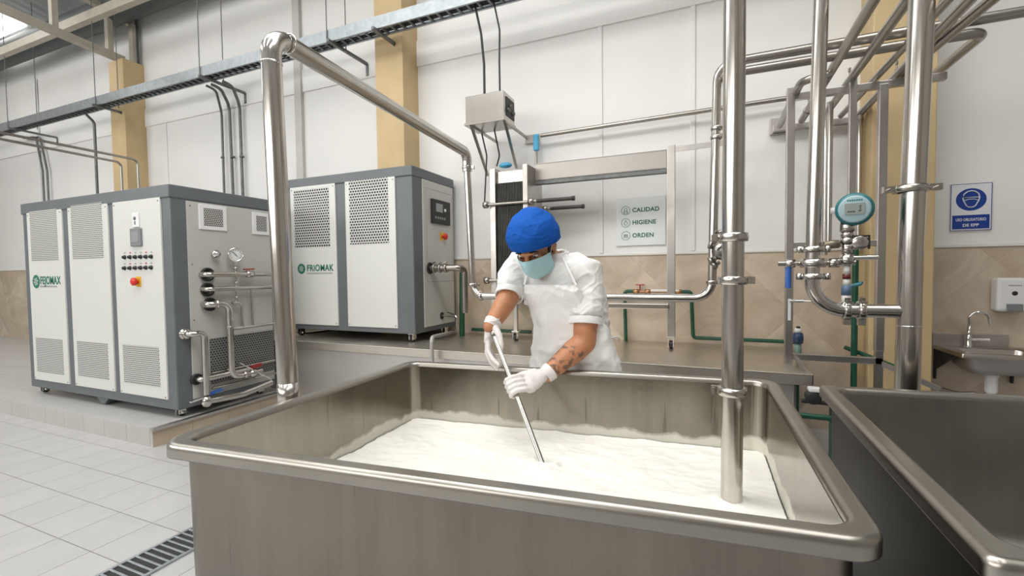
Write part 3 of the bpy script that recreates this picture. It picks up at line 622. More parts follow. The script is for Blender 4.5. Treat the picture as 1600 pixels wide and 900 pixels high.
def steel_stained(name, col, rough, z_st=None):
    m = bpy.data.materials.new(name); m.use_nodes = True; N, L = nodes(m); b = N['Principled BSDF']; b.inputs['Metallic'].default_value = 1
    geo = N.new('ShaderNodeNewGeometry'); mp = N.new('ShaderNodeMapping'); mp.inputs['Scale'].default_value = (9, 9, .5); L.new(geo.outputs['Position'], mp.inputs[0])
    streak = N.new('ShaderNodeTexNoise'); streak.inputs['Scale'].default_value = 1.6; streak.inputs['Detail'].default_value = 6; streak.inputs['Roughness'].default_value = .7; L.new(mp.outputs[0], streak.inputs['Vector'])
    cloud = N.new('ShaderNodeTexNoise'); cloud.inputs['Scale'].default_value = 3.2; cloud.inputs['Detail'].default_value = 5; L.new(geo.outputs['Position'], cloud.inputs['Vector'])
    add = N.new('ShaderNodeMath'); add.operation = 'MULTIPLY_ADD'; add.inputs[1].default_value = .5; L.new(streak.outputs[0], add.inputs[0])
    hf = N.new('ShaderNodeMath'); hf.operation = 'MULTIPLY'; hf.inputs[1].default_value = .5; L.new(cloud.outputs[0], hf.inputs[0]); L.new(hf.outputs[0], add.inputs[2])
    mr = N.new('ShaderNodeMapRange'); mr.inputs[1].default_value = .34; mr.inputs[2].default_value = .66; L.new(add.outputs[0], mr.inputs[0])
    mx = N.new('ShaderNodeMix'); mx.data_type = 'RGBA'; L.new(mr.outputs[0], mx.inputs[0]); mx.inputs[6].default_value = (*[c*.80 for c in col], 1); mx.inputs[7].default_value = (*[min(1, c*1.12) for c in col], 1)
    rr = N.new('ShaderNodeMapRange'); rr.inputs[3].default_value = rough-.06; rr.inputs[4].default_value = rough+.1; L.new(cloud.outputs[0], rr.inputs[0]); L.new(rr.outputs[0], b.inputs['Roughness'])
    bp = N.new('ShaderNodeBump'); bp.inputs['Strength'].default_value = .10; bp.inputs['Distance'].default_value = .02; L.new(cloud.outputs[0], bp.inputs['Height']); L.new(bp.outputs[0], b.inputs['Normal'])
    drip = N.new('ShaderNodeTexNoise'); drip.inputs['Scale'].default_value = 1.; drip.inputs['Detail'].default_value = 3; mpd = N.new('ShaderNodeMapping'); mpd.inputs['Scale'].default_value = (42, 42, 2.2); L.new(geo.outputs['Position'], mpd.inputs[0]); L.new(mpd.outputs[0], drip.inputs['Vector'])
    dr = N.new('ShaderNodeMapRange'); dr.inputs[1].default_value = .66; dr.inputs[2].default_value = .72; dr.inputs[4].default_value = .45; L.new(drip.outputs[0], dr.inputs[0])
    mxd = N.new('ShaderNodeMix'); mxd.data_type = 'RGBA'; L.new(dr.outputs[0], mxd.inputs[0]); L.new(mx.outputs[2], mxd.inputs[6]); mxd.inputs[7].default_value = (.07, .06, .05, 1)
    L.new(mxd.outputs[2], b.inputs['Base Color'])
    if z_st:
        sep = N.new('ShaderNodeSeparateXYZ'); L.new(geo.outputs['Position'], sep.inputs[0])
        n2 = N.new('ShaderNodeTexNoise'); n2.inputs['Scale'].default_value = 7; n2.inputs['Detail'].default_value = 6; mp2 = N.new('ShaderNodeMapping'); mp2.inputs['Scale'].default_value = (1, 1, .35); L.new(geo.outputs['Position'], mp2.inputs[0]); L.new(mp2.outputs[0], n2.inputs['Vector'])
        # splash line; its rise at the right-hand wall paints in the milk's reflection
        xr = N.new('ShaderNodeMapRange'); xr.inputs[1].default_value = .12; xr.inputs[2].default_value = .22; xr.inputs[3].default_value = 0; xr.inputs[4].default_value = .02; L.new(sep.outputs[0], xr.inputs[0])
        th = N.new('ShaderNodeMath'); th.operation = 'MULTIPLY_ADD'; th.inputs[1].default_value = .09; th.inputs[2].default_value = z_st-.045; L.new(n2.outputs[0], th.inputs[0])
        th2 = N.new('ShaderNodeMath'); th2.operation = 'ADD'; L.new(th.outputs[0], th2.inputs[0]); L.new(xr.outputs[0], th2.inputs[1])
        df = N.new('ShaderNodeMath'); df.operation = 'SUBTRACT'; L.new(th2.outputs[0], df.inputs[0]); L.new(sep.outputs[2], df.inputs[1])
        fc = N.new('ShaderNodeMapRange'); fc.inputs[1].default_value = 0; fc.inputs[2].default_value = .018; fc.inputs[4].default_value = .75; L.new(df.outputs[0], fc.inputs[0])
        d2 = N.new('ShaderNodeBsdfPrincipled'); d2.inputs['Base Color'].default_value = (.70, .68, .60, 1); d2.inputs['Roughness'].default_value = .45
        ms = N.new('ShaderNodeMixShader'); L.new(fc.outputs[0], ms.inputs[0]); L.new(b.outputs[0], ms.inputs[1]); L.new(d2.outputs[0], ms.inputs[2])
        L.new(ms.outputs[0], N['Material Output'].inputs['Surface'])
    return m
TUBOUT = steel_stained('vat_outer_steel', (.275, .246, .21), .34)
TUBIN = steel_stained('vat_inner_steel', (.30, .272, .226), .19, .700)
MZ = .652
poly1 = [V((-1.405, .752)), V((.297, .918)), V((.290, 2.135)), V((-1.415, 1.972))]
tub('long stainless vat full of white milk in the foreground centre', poly1, .068, .047, .94, .05, .25)
TUBIN2 = TUBIN; TUBIN = steel_stained('second_vat_inner_steel', (.40, .385, .36), .38)
poly2 = [V((.415, .925)), V((2.2, 1.09)), V((2.2, 2.28)), V((.428, 2.10))]
tub('empty stainless vat at the right edge', poly2, .022, .052, .94, .035, .42, shell=mat('shade_dark_vat_side', (.09, .08, .07), .4, 1, noise_s=3, noise_a=.3))  # shade of the gap between the vats is put into the shell colour
# milk
def milk():
    n1, n2 = 200, 150; pl = inset(poly1, .0495+.008); a, b, c, d = pl; vs = []; fs = []
    tip = V((-.55, 1.60)); pa = V((.09, 1.6))
    for j in range(n2+1):
        for i in range(n1+1):
            u, v = i/n1, j/n2; p = (a*(1-u)+b*u)*(1-v)+(d*(1-u)+c*u)*v
            h = noise.fractal(V((p.x*7, p.y*11, .3)), 1, 2, 4)*.006+noise.noise(V((p.x*2.2, p.y*3, 2)))*.005+.0022*math.exp(-(noise.noise(V((p.x*9, p.y*14, 8)))/.10)**2)
            r = (p-tip).length; h += .010*math.exp(-(r/.09)**2)*(1+noise.noise(V((p.x*40, p.y*40, 5)))*1.1)+.0035*math.sin(r*60)*math.exp(-r*5)
            r = (p-pa).length; h += .004*math.exp(-((r-.04)/.02)**2)
            vs.append((p.x, p.y, MZ+h))
    fs = [(j*(n1+1)+i, j*(n1+1)+i+1, (j+1)*(n1+1)+i+1, (j+1)*(n1+1)+i) for j in range(n2) for i in range(n1)]
    m = MB(); m.add(vs, fs, True)
    # body of the liquid below the surface
    lo = [V((p.x, p.y, .30)) for p in inset(poly1, .06)]; 
    o = m.build('milk', mat('milk', (.87, .86, .81), .35, noise_s=4, noise_a=.07, bump=.2, bump_s=11, sss=.15, stretch=(1.2, 2.0, 1)), None)
    tag(o, 'pool of off-white milk filling the foreground vat', 'milk', kind='stuff')
milk()

# ================================================================== process pipes
def run(name, pts, r, label, rings=(), m=PIPE, fil=.09, cat='pipe', n=24, group=None):
    pts = [V(p) for p in pts]; t = thing(name, min(pts, key=lambda p: p.z), label, cat, group)
    MB().tube(pts, r, fil, n).build('pipe', m, t)
    for q in rings: clamp(t, q[0], q[1], r, q[2] if len(q) > 2 else (1, 0, 0), m)
    return t
# A: dip pipe into the milk
ax_, ay_ = .092, 1.60; zA = lambda py: PY(1145, py, ay_).z
run('dip_pipe', [(ax_+.004, ay_, 5.9), (ax_, ay_, MZ-.03)], .0325, 'thick vertical steel pipe dipping into the milk near the vat right end', rings=[((ax_, ay_, zA(371)), (0, 0, 1), (-1, 0, 0)), ((ax_, ay_, zA(438)), (0, 0, 1)), ((ax_, ay_, zA(611)), (0, 0, 1), (-1, .2, 0))])
# B: big standpipe behind the second vat, C: side branch joined to it
By = 2.45; bx = PY(1417, 560, By).x; bt = PY(1433, 0, By).x; rB = .044
B_ = thing('stand_pipe', (bx, By, 0), 'thickest vertical steel pipe rising behind the empty vat', 'pipe')
MB().tube([(bx, By, 0), (bx+(bt-bx)*.45, By, 1.45), (bt+.02, By, 2.75), (bt+.08, By, 5.9)], rB, 0, 32).build('pipe', PIPE, B_)
z_ = PY(1425, 295, By).z; m = MB(); m.lathe((bt-.01, By, z_), (0, 0, 1), [(-.014, rB), (-.014, rB+.018), (0, rB+.022), (.014, rB+.018), (.014, rB)], 32)
for sg in (-1, 1): m.obox((bt-.01+sg*(rB+.032), By-.01, z_), (1, 0, 0), (0, 1, 0), (0, 0, 1), .022, .016, .013); m.cyl((bt-.01+sg*(rB+.036), By-.05, z_), (bt-.01+sg*(rB+.036), By+.04, z_), .006, n=8)
m.build('clamp', PIPE, B_)
z_ = PY(1420, 509, By).z; m = MB(); m.lathe((bx+.005, By, z_), (0, 0, 1), [(-.002, rB), (0, rB+.003), (.003, rB)], 32); m.build('weld_seam', CHROME, B_)
Cx = PY(1270, 420, By).x; Ct = PY(1283, 0, By).x; Cz = PY(1380, 486, By).z; rC = .030
C_ = thing('branch_pipe', (Cx, By, Cz), 'vertical steel pipe curving right into the thickest standpipe', 'pipe')
MB().tube([(Ct+.07, By, 5.9), (Ct, By, PY(1283, 0, By).z), (Cx, By, 1.5), (Cx-.005, By, Cz), (bx, By, Cz)], rC, .13, 28).build('pipe', PIPE, C_)
for px in (1322, 1345): 
    x = PY(px, 486, By).x; clamp(C_, (x, By, Cz), (1, 0, 0), rC+.002, (0, -.3, 1), PIPE); 
    m = MB(); m.obox((x, By-.01, Cz-rC-.02), (1, 0, 0), (0, 1, 0), (0, 0, 1), .014, .012, .014); m.build('clamp_bolt', PIPE, C_)
vz = PY(1270, 411, By).z
va = thing('butterfly_valve', (Cx, By, vz), 'butterfly valve with blue lever on the branch pipe', 'valve')
m = MB(); m.lathe((Cx, By, vz), (0, 0, 1), [(-.02, rC), (-.02, rC+.02), (0, rC+.028), (.02, rC+.02), (.02, rC)], 28); m.cyl((Cx-.14, By, vz), (Cx+.16, By, vz), .012, n=12); m.lathe((Cx-.09, By, vz), (1, 0, 0), [(-.02, .012), (-.02, .02), (.02, .02), (.02, .012)], 12); m.lathe((Cx+.08, By, vz), (1, 0, 0), [(-.02, .012), (-.02, .022), (.02, .022), (.02, .012)], 12); m.build('valve_body', PIPE, va)
for dz_ in (.062, -.062):
    m = MB(); m.lathe((Cx, By, vz+dz_), (0, 0, 1), [(-.013, rC), (-.013, rC+.022), (.013, rC+.022), (.013, rC)], 28)
    for sg in (-1, 1): m.lathe((Cx+sg*(rC+.024), By-.01, vz+dz_), (0, 0, 1), [(-.014, 0), (-.014, .014), (.014, .014), (.014, 0)], 12)
    m.build('flange', PIPE, va)
lx = PY(1232, 412, By).x; m = MB(); m.tube([(Cx-.10, By, vz+.002), (lx, By, vz), (lx, By, vz-.115)], .0125, .02, 12); m.build('lever', BLUE, va)
# meter and its stack
sx_ = PY(1323, 420, By).x; mz = PY(1328, 328, By).z
mt = thing('flow_meter', (sx_, By, Cz), 'round teal digital flow meter mounted above the branch pipe', 'meter')
K_ = .67; ma = CAM-V((sx_, By, mz)); ma.z = -.25; ma = ma.normalized(); mc = V((sx_+.02, By-.02, mz))
m = MB(); m.lathe(mc, ma, [(K_*a_, K_*b_) for a_, b_ in ((-.10, 0), (-.10, .06), (-.05, .085), (-.02, .10), (.0, .106), (.02, .106), (.035, .098), (.04, .088))], 40)
o = m.build('housing', TEAL, mt); o.data.materials.append(TEAL)
m = MB(); m.lathe(mc, ma, [(K_*a_, K_*b_) for a_, b_ in ((.036, .090), (.046, .084), (.048, .078), (.048, 0))], 40); fc = m.build('face_ring', mat('pale_blue_plastic', (.33, .46, .50), .35), mt)
ms_ = V((0, 0, 1)).cross(ma).normalized(); mu = ma.cross(ms_).normalized()
m = MB(); m.obox(mc+ma*.05*K_+mu*.002, ms_, mu, ma, .052*K_, .036*K_, .003); sc_ = m.build('display', mat('lcd_screen', (.28, .31, .29), .15), mt)
m = MB()
for dx_, dy_, w_ in ((.030, .018, .006), (.030, .004, .004), (.028, -.010, .008), (-.030, -.014, .006), (-.018, -.014, .004), (-.004, -.014, .007)): m.obox(mc+ma*(.05*K_+.0034)+(ms_*dx_+mu*dy_)*K_, ms_, mu, ma, w_*K_, .003, .0006)
m.build('digits', mat('lcd_digits', (.07, .09, .08), .4), sc_)
m = MB()
for k in range(7): m.obox(mc+ma*.0485*K_+(mu*.058+ms_*(-.036+k*.012))*K_, ms_, mu, ma, .0042*K_, .005*K_, .0008)
m.build('maker_mark', TEAL, mt)
m = MB(); m.lathe(mc-ma*.03*K_-ms_*.10*K_, ms_, [(-.03*K_, 0), (-.03*K_, .02*K_), (.02*K_, .026*K_), (.04*K_, .026*K_)], 16); m.build('cable_gland', WHITE, mt)
m = MB(); m.obox(mc-ms_*.055*K_-mu*.105*K_, ms_, mu, ma, .012, .02, .010); m.build('cable_port', BLACK, mt)
stz = lambda py: PY(1322, py, By).z
def seg(nm, a, b, r, mm_, bul=0): 
    m = MB(); m.lathe((sx_, By, stz(b)), (0, 0, 1), [(0, 0), (0, r), ((stz(a)-stz(b))/2, r+bul), (stz(a)-stz(b), r), (stz(a)-stz(b), 0)], 20); return m.build(nm, mm_, mt)
seg('neck', 350, 362, .028, PIPE); seg('stem', 362, 372, .022, PIPE, .004); seg('union_nut', 372, 380, .026, PIPE); seg('stem', 380, 397, .02, PIPE)
seg('tee_body', 397, 415, .022, PIPE, .008); seg('sight_tube', 415, 428, .014, WHITE_P); seg('red_window', 428, 436, .016, mat('dark_red', (.12, .02, .015), .3)); seg('sight_tube', 436, 446, .014, WHITE_P)
seg('blue_collar', 446, 461, .02, mat('steel_blue', (.08, .14, .22), .4)); seg('white_fitting', 461, 472, .018, WHITE); seg('base_nut', 472, 486, .026, PIPE)
m = MB(); x2 = PY(1342, 380, By).x; m.lathe((x2, By, stz(380)), (0, -1, 0), [(-.03, 0), (-.03, .03), (.02, .032), (.024, .026), (.024, 0)], 20); m.cyl((sx_, By, stz(380)), (x2, By, stz(380)), .014); m.build('side_valve', PIPE, mt)
m = MB(); m.box(x2-.03, x2+.035, By-.02, By-.005, stz(371), stz(370)+.004); m.box(x2+.03, x2+.036, By-.02, By-.005, stz(390), stz(370)); m.build('black_handle', BLACK, mt)
m = MB(); x3 = PY(1300, 380, By).x; m.lathe((sx_-.03, By, stz(381)), (-1, 0, 0), [(0, 0), (0, .018), (.03, .02), (.05, .012), (.06, .012), (.06, 0)], 16); m.build('side_plug', mat('bronze_fitting', (.25, .22, .16), .4, .8), mt)
m = MB(); m.cyl((sx_, By, stz(403)), (PY(1372, 403, By).x, By, stz(403)), .011, n=14); m.build('handle_bar', CHROME, mt)
m = MB(); m.tube([(sx_, By, stz(448)), (sx_+.05, By, stz(444)), (sx_+.055, By, stz(440))], .008, .01, 8); m.build('side_nozzle', mat('teal_fitting', (.05, .2, .25), .4), mt)

# D: arch pipe, drop, F low run, risers
Dy = 3.25
dtop = PY(733, 262, Dy); pD0 = V((PY(437, 330, 1.30).x, 1.30, 0))
ztop = PY(425, 52, 1.30).z; xt = PY(422, 60, 1.30).x; xb = PY(450, 600, 1.30).x
e1 = PY(722, 240, Dy); zl = PY(900, 464, Dy).z; xd = PY(739, 440, Dy).x; xd0 = PY(730, 262, Dy).x; xr = PY(1112, 420, Dy).x; xr1 = PY(1121, 110, Dy).x
zG1 = PY(1175, 92, Dy).z; zG2 = PY(1175, 104, Dy).z; zG1 = (zG1+PY(1412, 50, Dy).z)/2
DP = thing('arch_pipe', (xb, 1.30, 0), 'tall steel pipe rising beside the milk vat left side and arching to the wall', 'pipe')
MB().tube([(xb, 1.30, 0), (xb, 1.30, .94), (xt, 1.30, ztop), (xd0, Dy, e1.z), (xd0, Dy, e1.z-.15)], .038, .085, 28).build('pipe', PIPE, DP)
for c_, a_ in (((xt+.002, 1.30, ztop-.115), (0, 0, 1)), ((xt, 1.385, ztop), V((xd0-xt, Dy-1.3, e1.z-ztop)))):
    m = MB(); flange(m, c_, a_, .038, .006, 1.06); m.build('weld_seam', CHROME, DP)
m = MB(); m.lathe((xb, 1.30, .97), (0, 0, 1), [(-.1, .038), (-.1, .040), (.0, .040), (.0, .038)], 28); m.build('sleeve', PIPE, DP)
clamp(DP, (xd0, Dy, PY(730, 262, Dy).z), (0, 0, 1), .03, (1, 0, 0))
LP = thing('low_pipe_run', (xd, Dy, zl), 'steel pipe dropping left of the worker, running behind him and up again', 'pipe')
MB().tube([(xd0, Dy, e1.z-.14), (xd, Dy, zl), (xr, Dy, zl), (xr1, Dy, zG1), (xr1+.6, Dy, zG1)], .027, .11, 24).build('pipe', PIPE, LP)
for q, a_ in (((xd-.003, Dy, PY(738, 445, Dy).z), (0, 0, 1)), ((PY(752, 463, Dy).x, Dy, zl), (1, 0, 0)), ((xr+.002, Dy, PY(1110, 441, Dy).z), (0, 0, 1)), ((xr1-.003, Dy, PY(1117, 201, Dy).z), (0, 0, 1)), ((xr1-.004, Dy, PY(1117, 215, Dy).z), (0, 0, 1)), ((PY(1133, 97, Dy).x, Dy, zG1), (1, 0, 0))):
    clamp(LP, q, a_, .027, (1, -.3, 0) if a_[2] else (0, 0, 1))
# upper pair of long pipes along the wall side
G1 = run('overhead_pipe', [(xr1+.08, Dy, zG1), (4.6, Dy, zG1)], .028, 'upper one of two long steel pipes running along to the right under the ceiling', m=PIPE_D)
xe = PY(1541, 48, Dy).x; f1 = PY(1472, 113, 3.9); xf = xe
run('overhead_pipe', [(PY(1136, 118, Dy).x, Dy, PY(1136, 135, Dy).z), (PY(1136, 118, Dy).x, Dy, zG2-.02), (xe, Dy, zG2-.02), (xe, 4.0, zG2-.02)], .027, 'lower one of the two long pipes, turning back to the wall above the rack', m=PIPE_D, fil=.07)
x_ = PY(1136, 200, Dy).x
F2 = thing('riser_pipe', (x_, Dy, LZ), 'narrow steel riser half hidden behind the dip pipe, with a valve halfway', 'pipe')
MB().tube([(x_, Dy, LZ), (x_, Dy, PY(1136, 135, Dy).z)], .021, 0, 16).build('pipe', PIPE, F2)
zq = PY(1130, 212, Dy).z; clamp(F2, (x_, Dy, zq), (0, 0, 1), .025, (-1, 0, 0)); clamp(F2, (x_, Dy, PY(1130, 125, Dy).z), (0, 0, 1), .025, (-1, 0, 0))
zq = PY(1124, 392, Dy).z; m = MB(); m.ell((x_-.03, Dy-.03, zq), .06, .05, .06)
for dx_, dz_ in ((-.09, .03), (-.09, -.05), (-.03, .09), (-.07, -.07)): m.lathe((x_+dx_*.7, Dy-.03, zq+dz_), (dx_, -.02, dz_), [(0, .02), (.03, .02), (.03, .028), (.045, .028), (.046, 0)], 14)
m.build('valve_body', PIPE_D, F2); MB().bar((x_-.06, Dy-.09, zq), (x_+.03, Dy-.09, zq+.1), .012, .006).build('lever', BLACK, F2)

# thin wall pipe with blue handle
wy = W-.10; p = PY(845, 212, wy); q = PY(1232, 154, wy)
t = run('wall_pipe', [p, (q.x+.02, wy, (p.z+q.z)/2+.02)], .021, 'thin steel pipe crossing the white wall above the plate exchanger', m=PIPE_D)
s0 = PY(838, 215, wy); s1 = PY(838, 262, wy)
t = thing('blue_handled_valve', (s0.x, wy, s1.z), 'upright small tube with light blue handle at the wall pipe left end', 'valve')
MB().tube([(s0.x, wy, s0.z), (s0.x, wy, s1.z)], .012, 0, 10).build('tube', PIPE_D, t)
a = PY(839, 210, wy).z; b = PY(839, 236, wy).z; MB().box(s0.x-.028, s0.x+.028, wy-.03, wy+.02, b, a, .012).build('handle', CYAN, t)

# ================================================================== pipe rack at right
ry = 3.66; zb_ = 2.575
rk = thing('pipe_rack', (.55, ry, LZ), 'stainless square tube rack holding the overhead pipes right of the dip pipe', 'rack')
xl = PY(1234, 300, ry).x; xr_ = PY(1377, 300, ry).x; xm = PY(1328, 250, ry).x
xlb = xl; m = MB(); m.box(xl-.024, xl+.024, ry-.024, ry+.024, LZ, zb_+.06, .003); m.build('post', RACK, rk)
m = MB(); m.box(xr_-.024, xr_+.024, ry-.024, ry+.024, PY(1375, 548, ry).z, zb_, .003); m.build('post', RACK, rk)
m = MB(); m.box(xm-.02, xm+.02, ry-.06, ry-.026, PY(1328, 330, ry).z, zb_+.05, .003); m.build('post', RACK, rk)
m = MB(); m.box(xl-.02, PY(1478, 122, ry).x, ry-.022, ry+.022, zb_-.024, zb_+.02, .003); m.build('cross_bar', RACK, rk)
zl_ = PY(1300, 560, ry).z; m = MB(); m.box(xl-.02, xr_+.02, ry-.02, ry+.02, zl_-.022, zl_+.022, .003); m.build('cross_bar', RACK, rk)
zm_ = PY(1290, 382, ry).z; m = MB(); m.box(xl+.02, xr_-.02, ry-.018, ry+.018, zm_-.02, zm_+.02, .003); m.build('cross_bar', RACK, rk)
m = MB(); m.bar((xr_, ry, zl_-.01), (xr_+.28, ry-.10, zl_-.14), .03, .03); m.build('brace', RACK, rk)
m = MB(); m.bar((xl+.03, ry, zl_+.02), (xl+.10, ry-.12, zl_-.10), .02, .02); m.build('brace', RACK, rk)
# foot of the right post reaching the floor behind the empty vat
m = MB(); m.box(xr_-.02, xr_+.02, ry-.02, ry+.02, 0, PY(1375, 548, ry).z); m.build('post', RACK, rk)
for (px, p0, p1) in ((1246, 462, 470),):
    zz = PY(px, 470, ry).z; x = PY(px, 470, ry).x; m = MB(); m.cyl((xl, ry-.03, zz), (x+.03, ry-.03, zz), .011, n=12); m.cyl((x+.03, ry-.03, zz), (PY(1300, 470, ry).x, ry-.03, zz), .005, n=8); m.build('sensor_rod', CHROME, rk)
m = MB(); zz = PY(1229, 480, ry).z; m.box(xl-.008, xl+.010, ry-.030, ry-.024, zz-.09, zz+.06, .002); m.build('white_label', WHITE, rk)
# five parallel pipes from the foreground ceiling to the wall
yz = 2.63
names = ['first', 'second', 'third', 'fourth', 'fifth']
ends = [((1365, 0), (1250, 192)), ((1412, 8), (1291, 177)), ((1481, 0), (1310, 185)), ((1514, 0), (1335, 186)), ((1547, 2), (1392, 130))]
for i, (a, b) in enumerate(ends):
    p = PZ(*a, yz); q = PZ(*b, yz); d = (q-p).normalized(); x = (p.x+q.x)/2; r = .026 if i != 2 else .021
    yend = min(q.y, 4.46); yend = max(yend, 3.75)
    t = thing('overhead_cross_pipe', (x, yend, yz), 'steel pipe running from the wall towards the viewer, %s from the left over the rack' % names[i], 'pipe', 'parallel overhead pipes over the rack')
    start = [p-d*2.2] if i != 1 else [V((p.x, 2.62, 5.9)), V((p.x, 2.62, yz))]
    MB().tube(start+[V((q.x+(p.x-q.x)*0, yend, yz))], r, .05 if i == 1 else 0, 18).build('pipe', PIPE_D, t)
    if i in (0, 1, 4):
        c = V((q.x, ry+.07 if i != 0 else 4.2, yz)); clamp(t, c, (0, 1, 0), r, (0, 0, 1), PIPE_D)
        m = MB(); m.cyl(c+V((0, 0, r)), c+V((0, 0, r+.06)), .005, n=8); m.obox(c+V((0, 0, r+.07)), (1, 0, 0), (0, 1, 0), (0, 0, 1), .006, .012, .012); m.build('wing_nut', PIPE_D, t)
    if i in (1, 3): 
        m = MB(); m.tube([(q.x, yend-.05, yz), (q.x, yend-.0, yz-.04), (q.x, yend, LZ+.8)], .02, .03, 12); m.build('down_leg', PIPE, t)
p = PZ(1218, 196, 2.60); q = PZ(1242, 146, 2.60); r_ = PZ(1270, 121, 2.60); p.y = min(p.y, 4.45)
run('elbow_pipe', [p, (q.x, r_.y+.02, 2.60), (r_.x+.1, r_.y+.0, 2.60)], .025, 'short steel elbow pipe turning off the wall bracket at the rack left post', m=PIPE_D, fil=.09)
p = PY(1207, 196, W-.03); q = PY(1290, 200, W-.03)
m = MB(); m.box(p.x-.02, p.x+.10, W-.03, W, p.z-.08, p.z+.06, .003); m.box(p.x, q.x+.5, W-.09, W-.03, p.z-.07, p.z-.02, .003)
tag(m.build('wall_bracket', RACK), 'steel bracket plate on the wall carrying the pipe ends left of the rack', 'bracket')
# 3 small uprights from the pipes (visible left of the beige column)
x_ = PY(1296, 250, 3.9).x; run('riser_pipe', [(x_, 3.9, PY(1290, 378, 3.9).z), (x_, 3.9, 2.58)], .020, 'narrow steel riser just right of the branch pipe, ending at the tile line')

# ================================================================== plate heat exchanger
hy = 4.0
he = thing('plate_heat_exchanger', (-1.9, hy, LZ), 'stainless plate heat exchanger frame with dark plate pack behind the worker', 'heat exchanger')
HZ0, HZ1 = 1.08, 2.40
def hx(px, py, y=hy): return PY(px, py, y).x
a0, a1 = hx(765, 300), hx(774, 300); b0_, b1_ = hx(816.5, 300), hx(824.5, 300)
m = MB(); m.box(a0, a1, hy, 4.42, HZ0, HZ1, .004); m.build('end_plate', RACK, he)
m = MB(); m.box(b0_, b1_, hy, 4.42, HZ0, HZ1+.01, .004); m.build('end_plate', RACK, he)
m = MB(); n_ = 34
for k in range(n_):
    x = a1+.006+(b0_-a1-.012)*k/n_; m.box(x, x+(b0_-a1)/n_*.55, hy+.02+.008*(k % 2), 4.40, HZ0+.03, PY(795, 284, hy).z)
tag(m.build('plate_pack', DARK, he), kind='stuff')
by0 = 4.2; bz_t = PY(1042, 232, by0).z; bz_b = PY(1042, 264, by0).z; xE0, xE1 = PY(1042, 300, by0).x, PY(1055, 300, by0).x
m = MB(); m.box(b1_, xE0, by0, by0+.008, bz_b+.01, bz_t-.01, .003); m.box(b1_, xE0, by0, by0+.08, bz_t-.016, bz_t-.008); m.build('top_beam', mat('exchanger_beam_steel', (.40, .375, .345), .38, 1, noise_s=1.5, noise_a=.12), he)
m = MB(); m.box(b1_-.05, xE0, by0+.01, by0+.07, bz_b-.03, bz_b+.01, .003); m.build('carrying_bar', GALV_D, he)
m = MB(); m.box(a1, b0_, hy+.04, hy+.05, PY(795, 284, hy).z, HZ1-.03); m.build('top_cover', STEEL, he)
m = MB(); m.box(xE0, xE1, by0, by0+.05, LZ+.10, bz_t+.03, .004); m.build('support_post', RACK, he)
for x in ((xE0+xE1)/2, hx(793, 520)): caster(he, x, by0+.02, LZ, .10, .036)
m = MB(); x = hx(793, 520); m.box(x-.02, x+.02, by0, by0+.04, LZ+.1, HZ0+.02, .003); m.build('leg', RACK, he)
zlb = PY(1000, 478, by0).z; m = MB(); m.box(b1_-.1, xE0+.02, by0-.01, by0+.05, zlb-.03, zlb+.025, .01); m.build('lower_beam', PIPE_D, he)
for (p0, p1, y_) in (((760, 318), (897, 312), hy-.03), ((778, 330), (912, 324), 4.38), ((762, 436), (850, 440), hy-.03)):
    p = PY(*p0, y_); q = PY(*p1, y_); z_ = (p.z+q.z)/2
    m = MB(); m.cyl((b1_+.10, y_, z_), (q.x, y_, z_), .018, n=14); m.build('threaded_end', DARK, he)
    m = MB(); m.cyl((p.x, y_, z_), (b1_+.12, y_, z_), .014, n=14); m.lathe((b1_+.02, y_, z_), (1, 0, 0), [(0, 0), (0, .034), (.05, .034), (.05, 0)], 6); m.lathe((a0-.05, y_, z_), (1, 0, 0), [(0, 0), (0, .034), (.045, .034), (.045, 0)], 6)
    m.build('tie_bolt', PIPE_D, he)
    m = MB(); m.cyl((q.x-.02, y_, z_), (q.x+.005, y_, z_), .022, n=14); m.build('bolt_cap', BLACK, he)
# light blue cap near top
p = PY(790, 256, 4.3); tag(MB().ell(p-V((0, 0, .015)), .07, .05, .03).build('pump_cover', CYAN), 'light blue rounded cover on top of the plate exchanger', 'cover')
# strap from support post to the right
m = MB(); a = PY(1056, 232, by0); b = PY(1108, 221, by0); m.bar((a.x, by0+.02, a.z), (b.x+.25, by0+.02, a.z+.01), .012, .045); tag(m.build('link_bar', RACK), 'flat steel bar joining the exchanger post to the riser pipes', 'bar')

# electrical box on bracket
ey = 3.97
x0, x1 = PY(727, 165, ey).x, PY(787, 165, ey).x; zt_ = (PY(727, 151, ey).z+PY(787, 141, ey).z)/2; zb2 = (PY(727, 193, ey).z+PY(787, 184, ey).z)/2
eb = thing('junction_box', (x0, ey, zb2), 'stainless electrical box on a wall bracket above the plate exchanger', 'electrical box')
m = MB(); m.box(x0, x1, ey, 4.24, zb2, zt_, .004); m.build('case', STEEL, eb)
m = MB(); m.box(x0-.01, x1+.01, ey-.012, ey+.28, zb2-.025, zb2+.002, .003); m.build('tray', STEEL, eb)
f = MB().box(x1-.002, x1+.006, ey+.05, 4.22, zb2+.04, zt_-.04).build('socket_panel', BLACK, eb)
for k in range(3): MB().lathe((x1+.004, ey+.09+.06*k, zb2+.10+.05*(k % 2)), (1, 0, 0), [(0, .02), (.02, .02), (.02, .012), (.01, 0)], 14).build('socket', GALV_D, f)
for (p0, p1) in (((737, 201), (762, 274)), ((789, 190), (807, 262))):
    p = PY(*p0, ey+.02); q = PY(*p1, W-.03); MB().bar((p.x, ey+.01, zb2-.02), (q.x+.0, W-.03, q.z), .025, .025).build('strut', PIPE_D, eb)
    MB().bar((p.x, ey+.02, zb2-.03), (p.x, W-.01, zb2-.03), .022, .022).build('arm', PIPE_D, eb)
MB().box(x1-.02, x1+.14, W-.02, W, zb2-.09, zb2+.0, .003).build('wall_plate', RACK, eb)
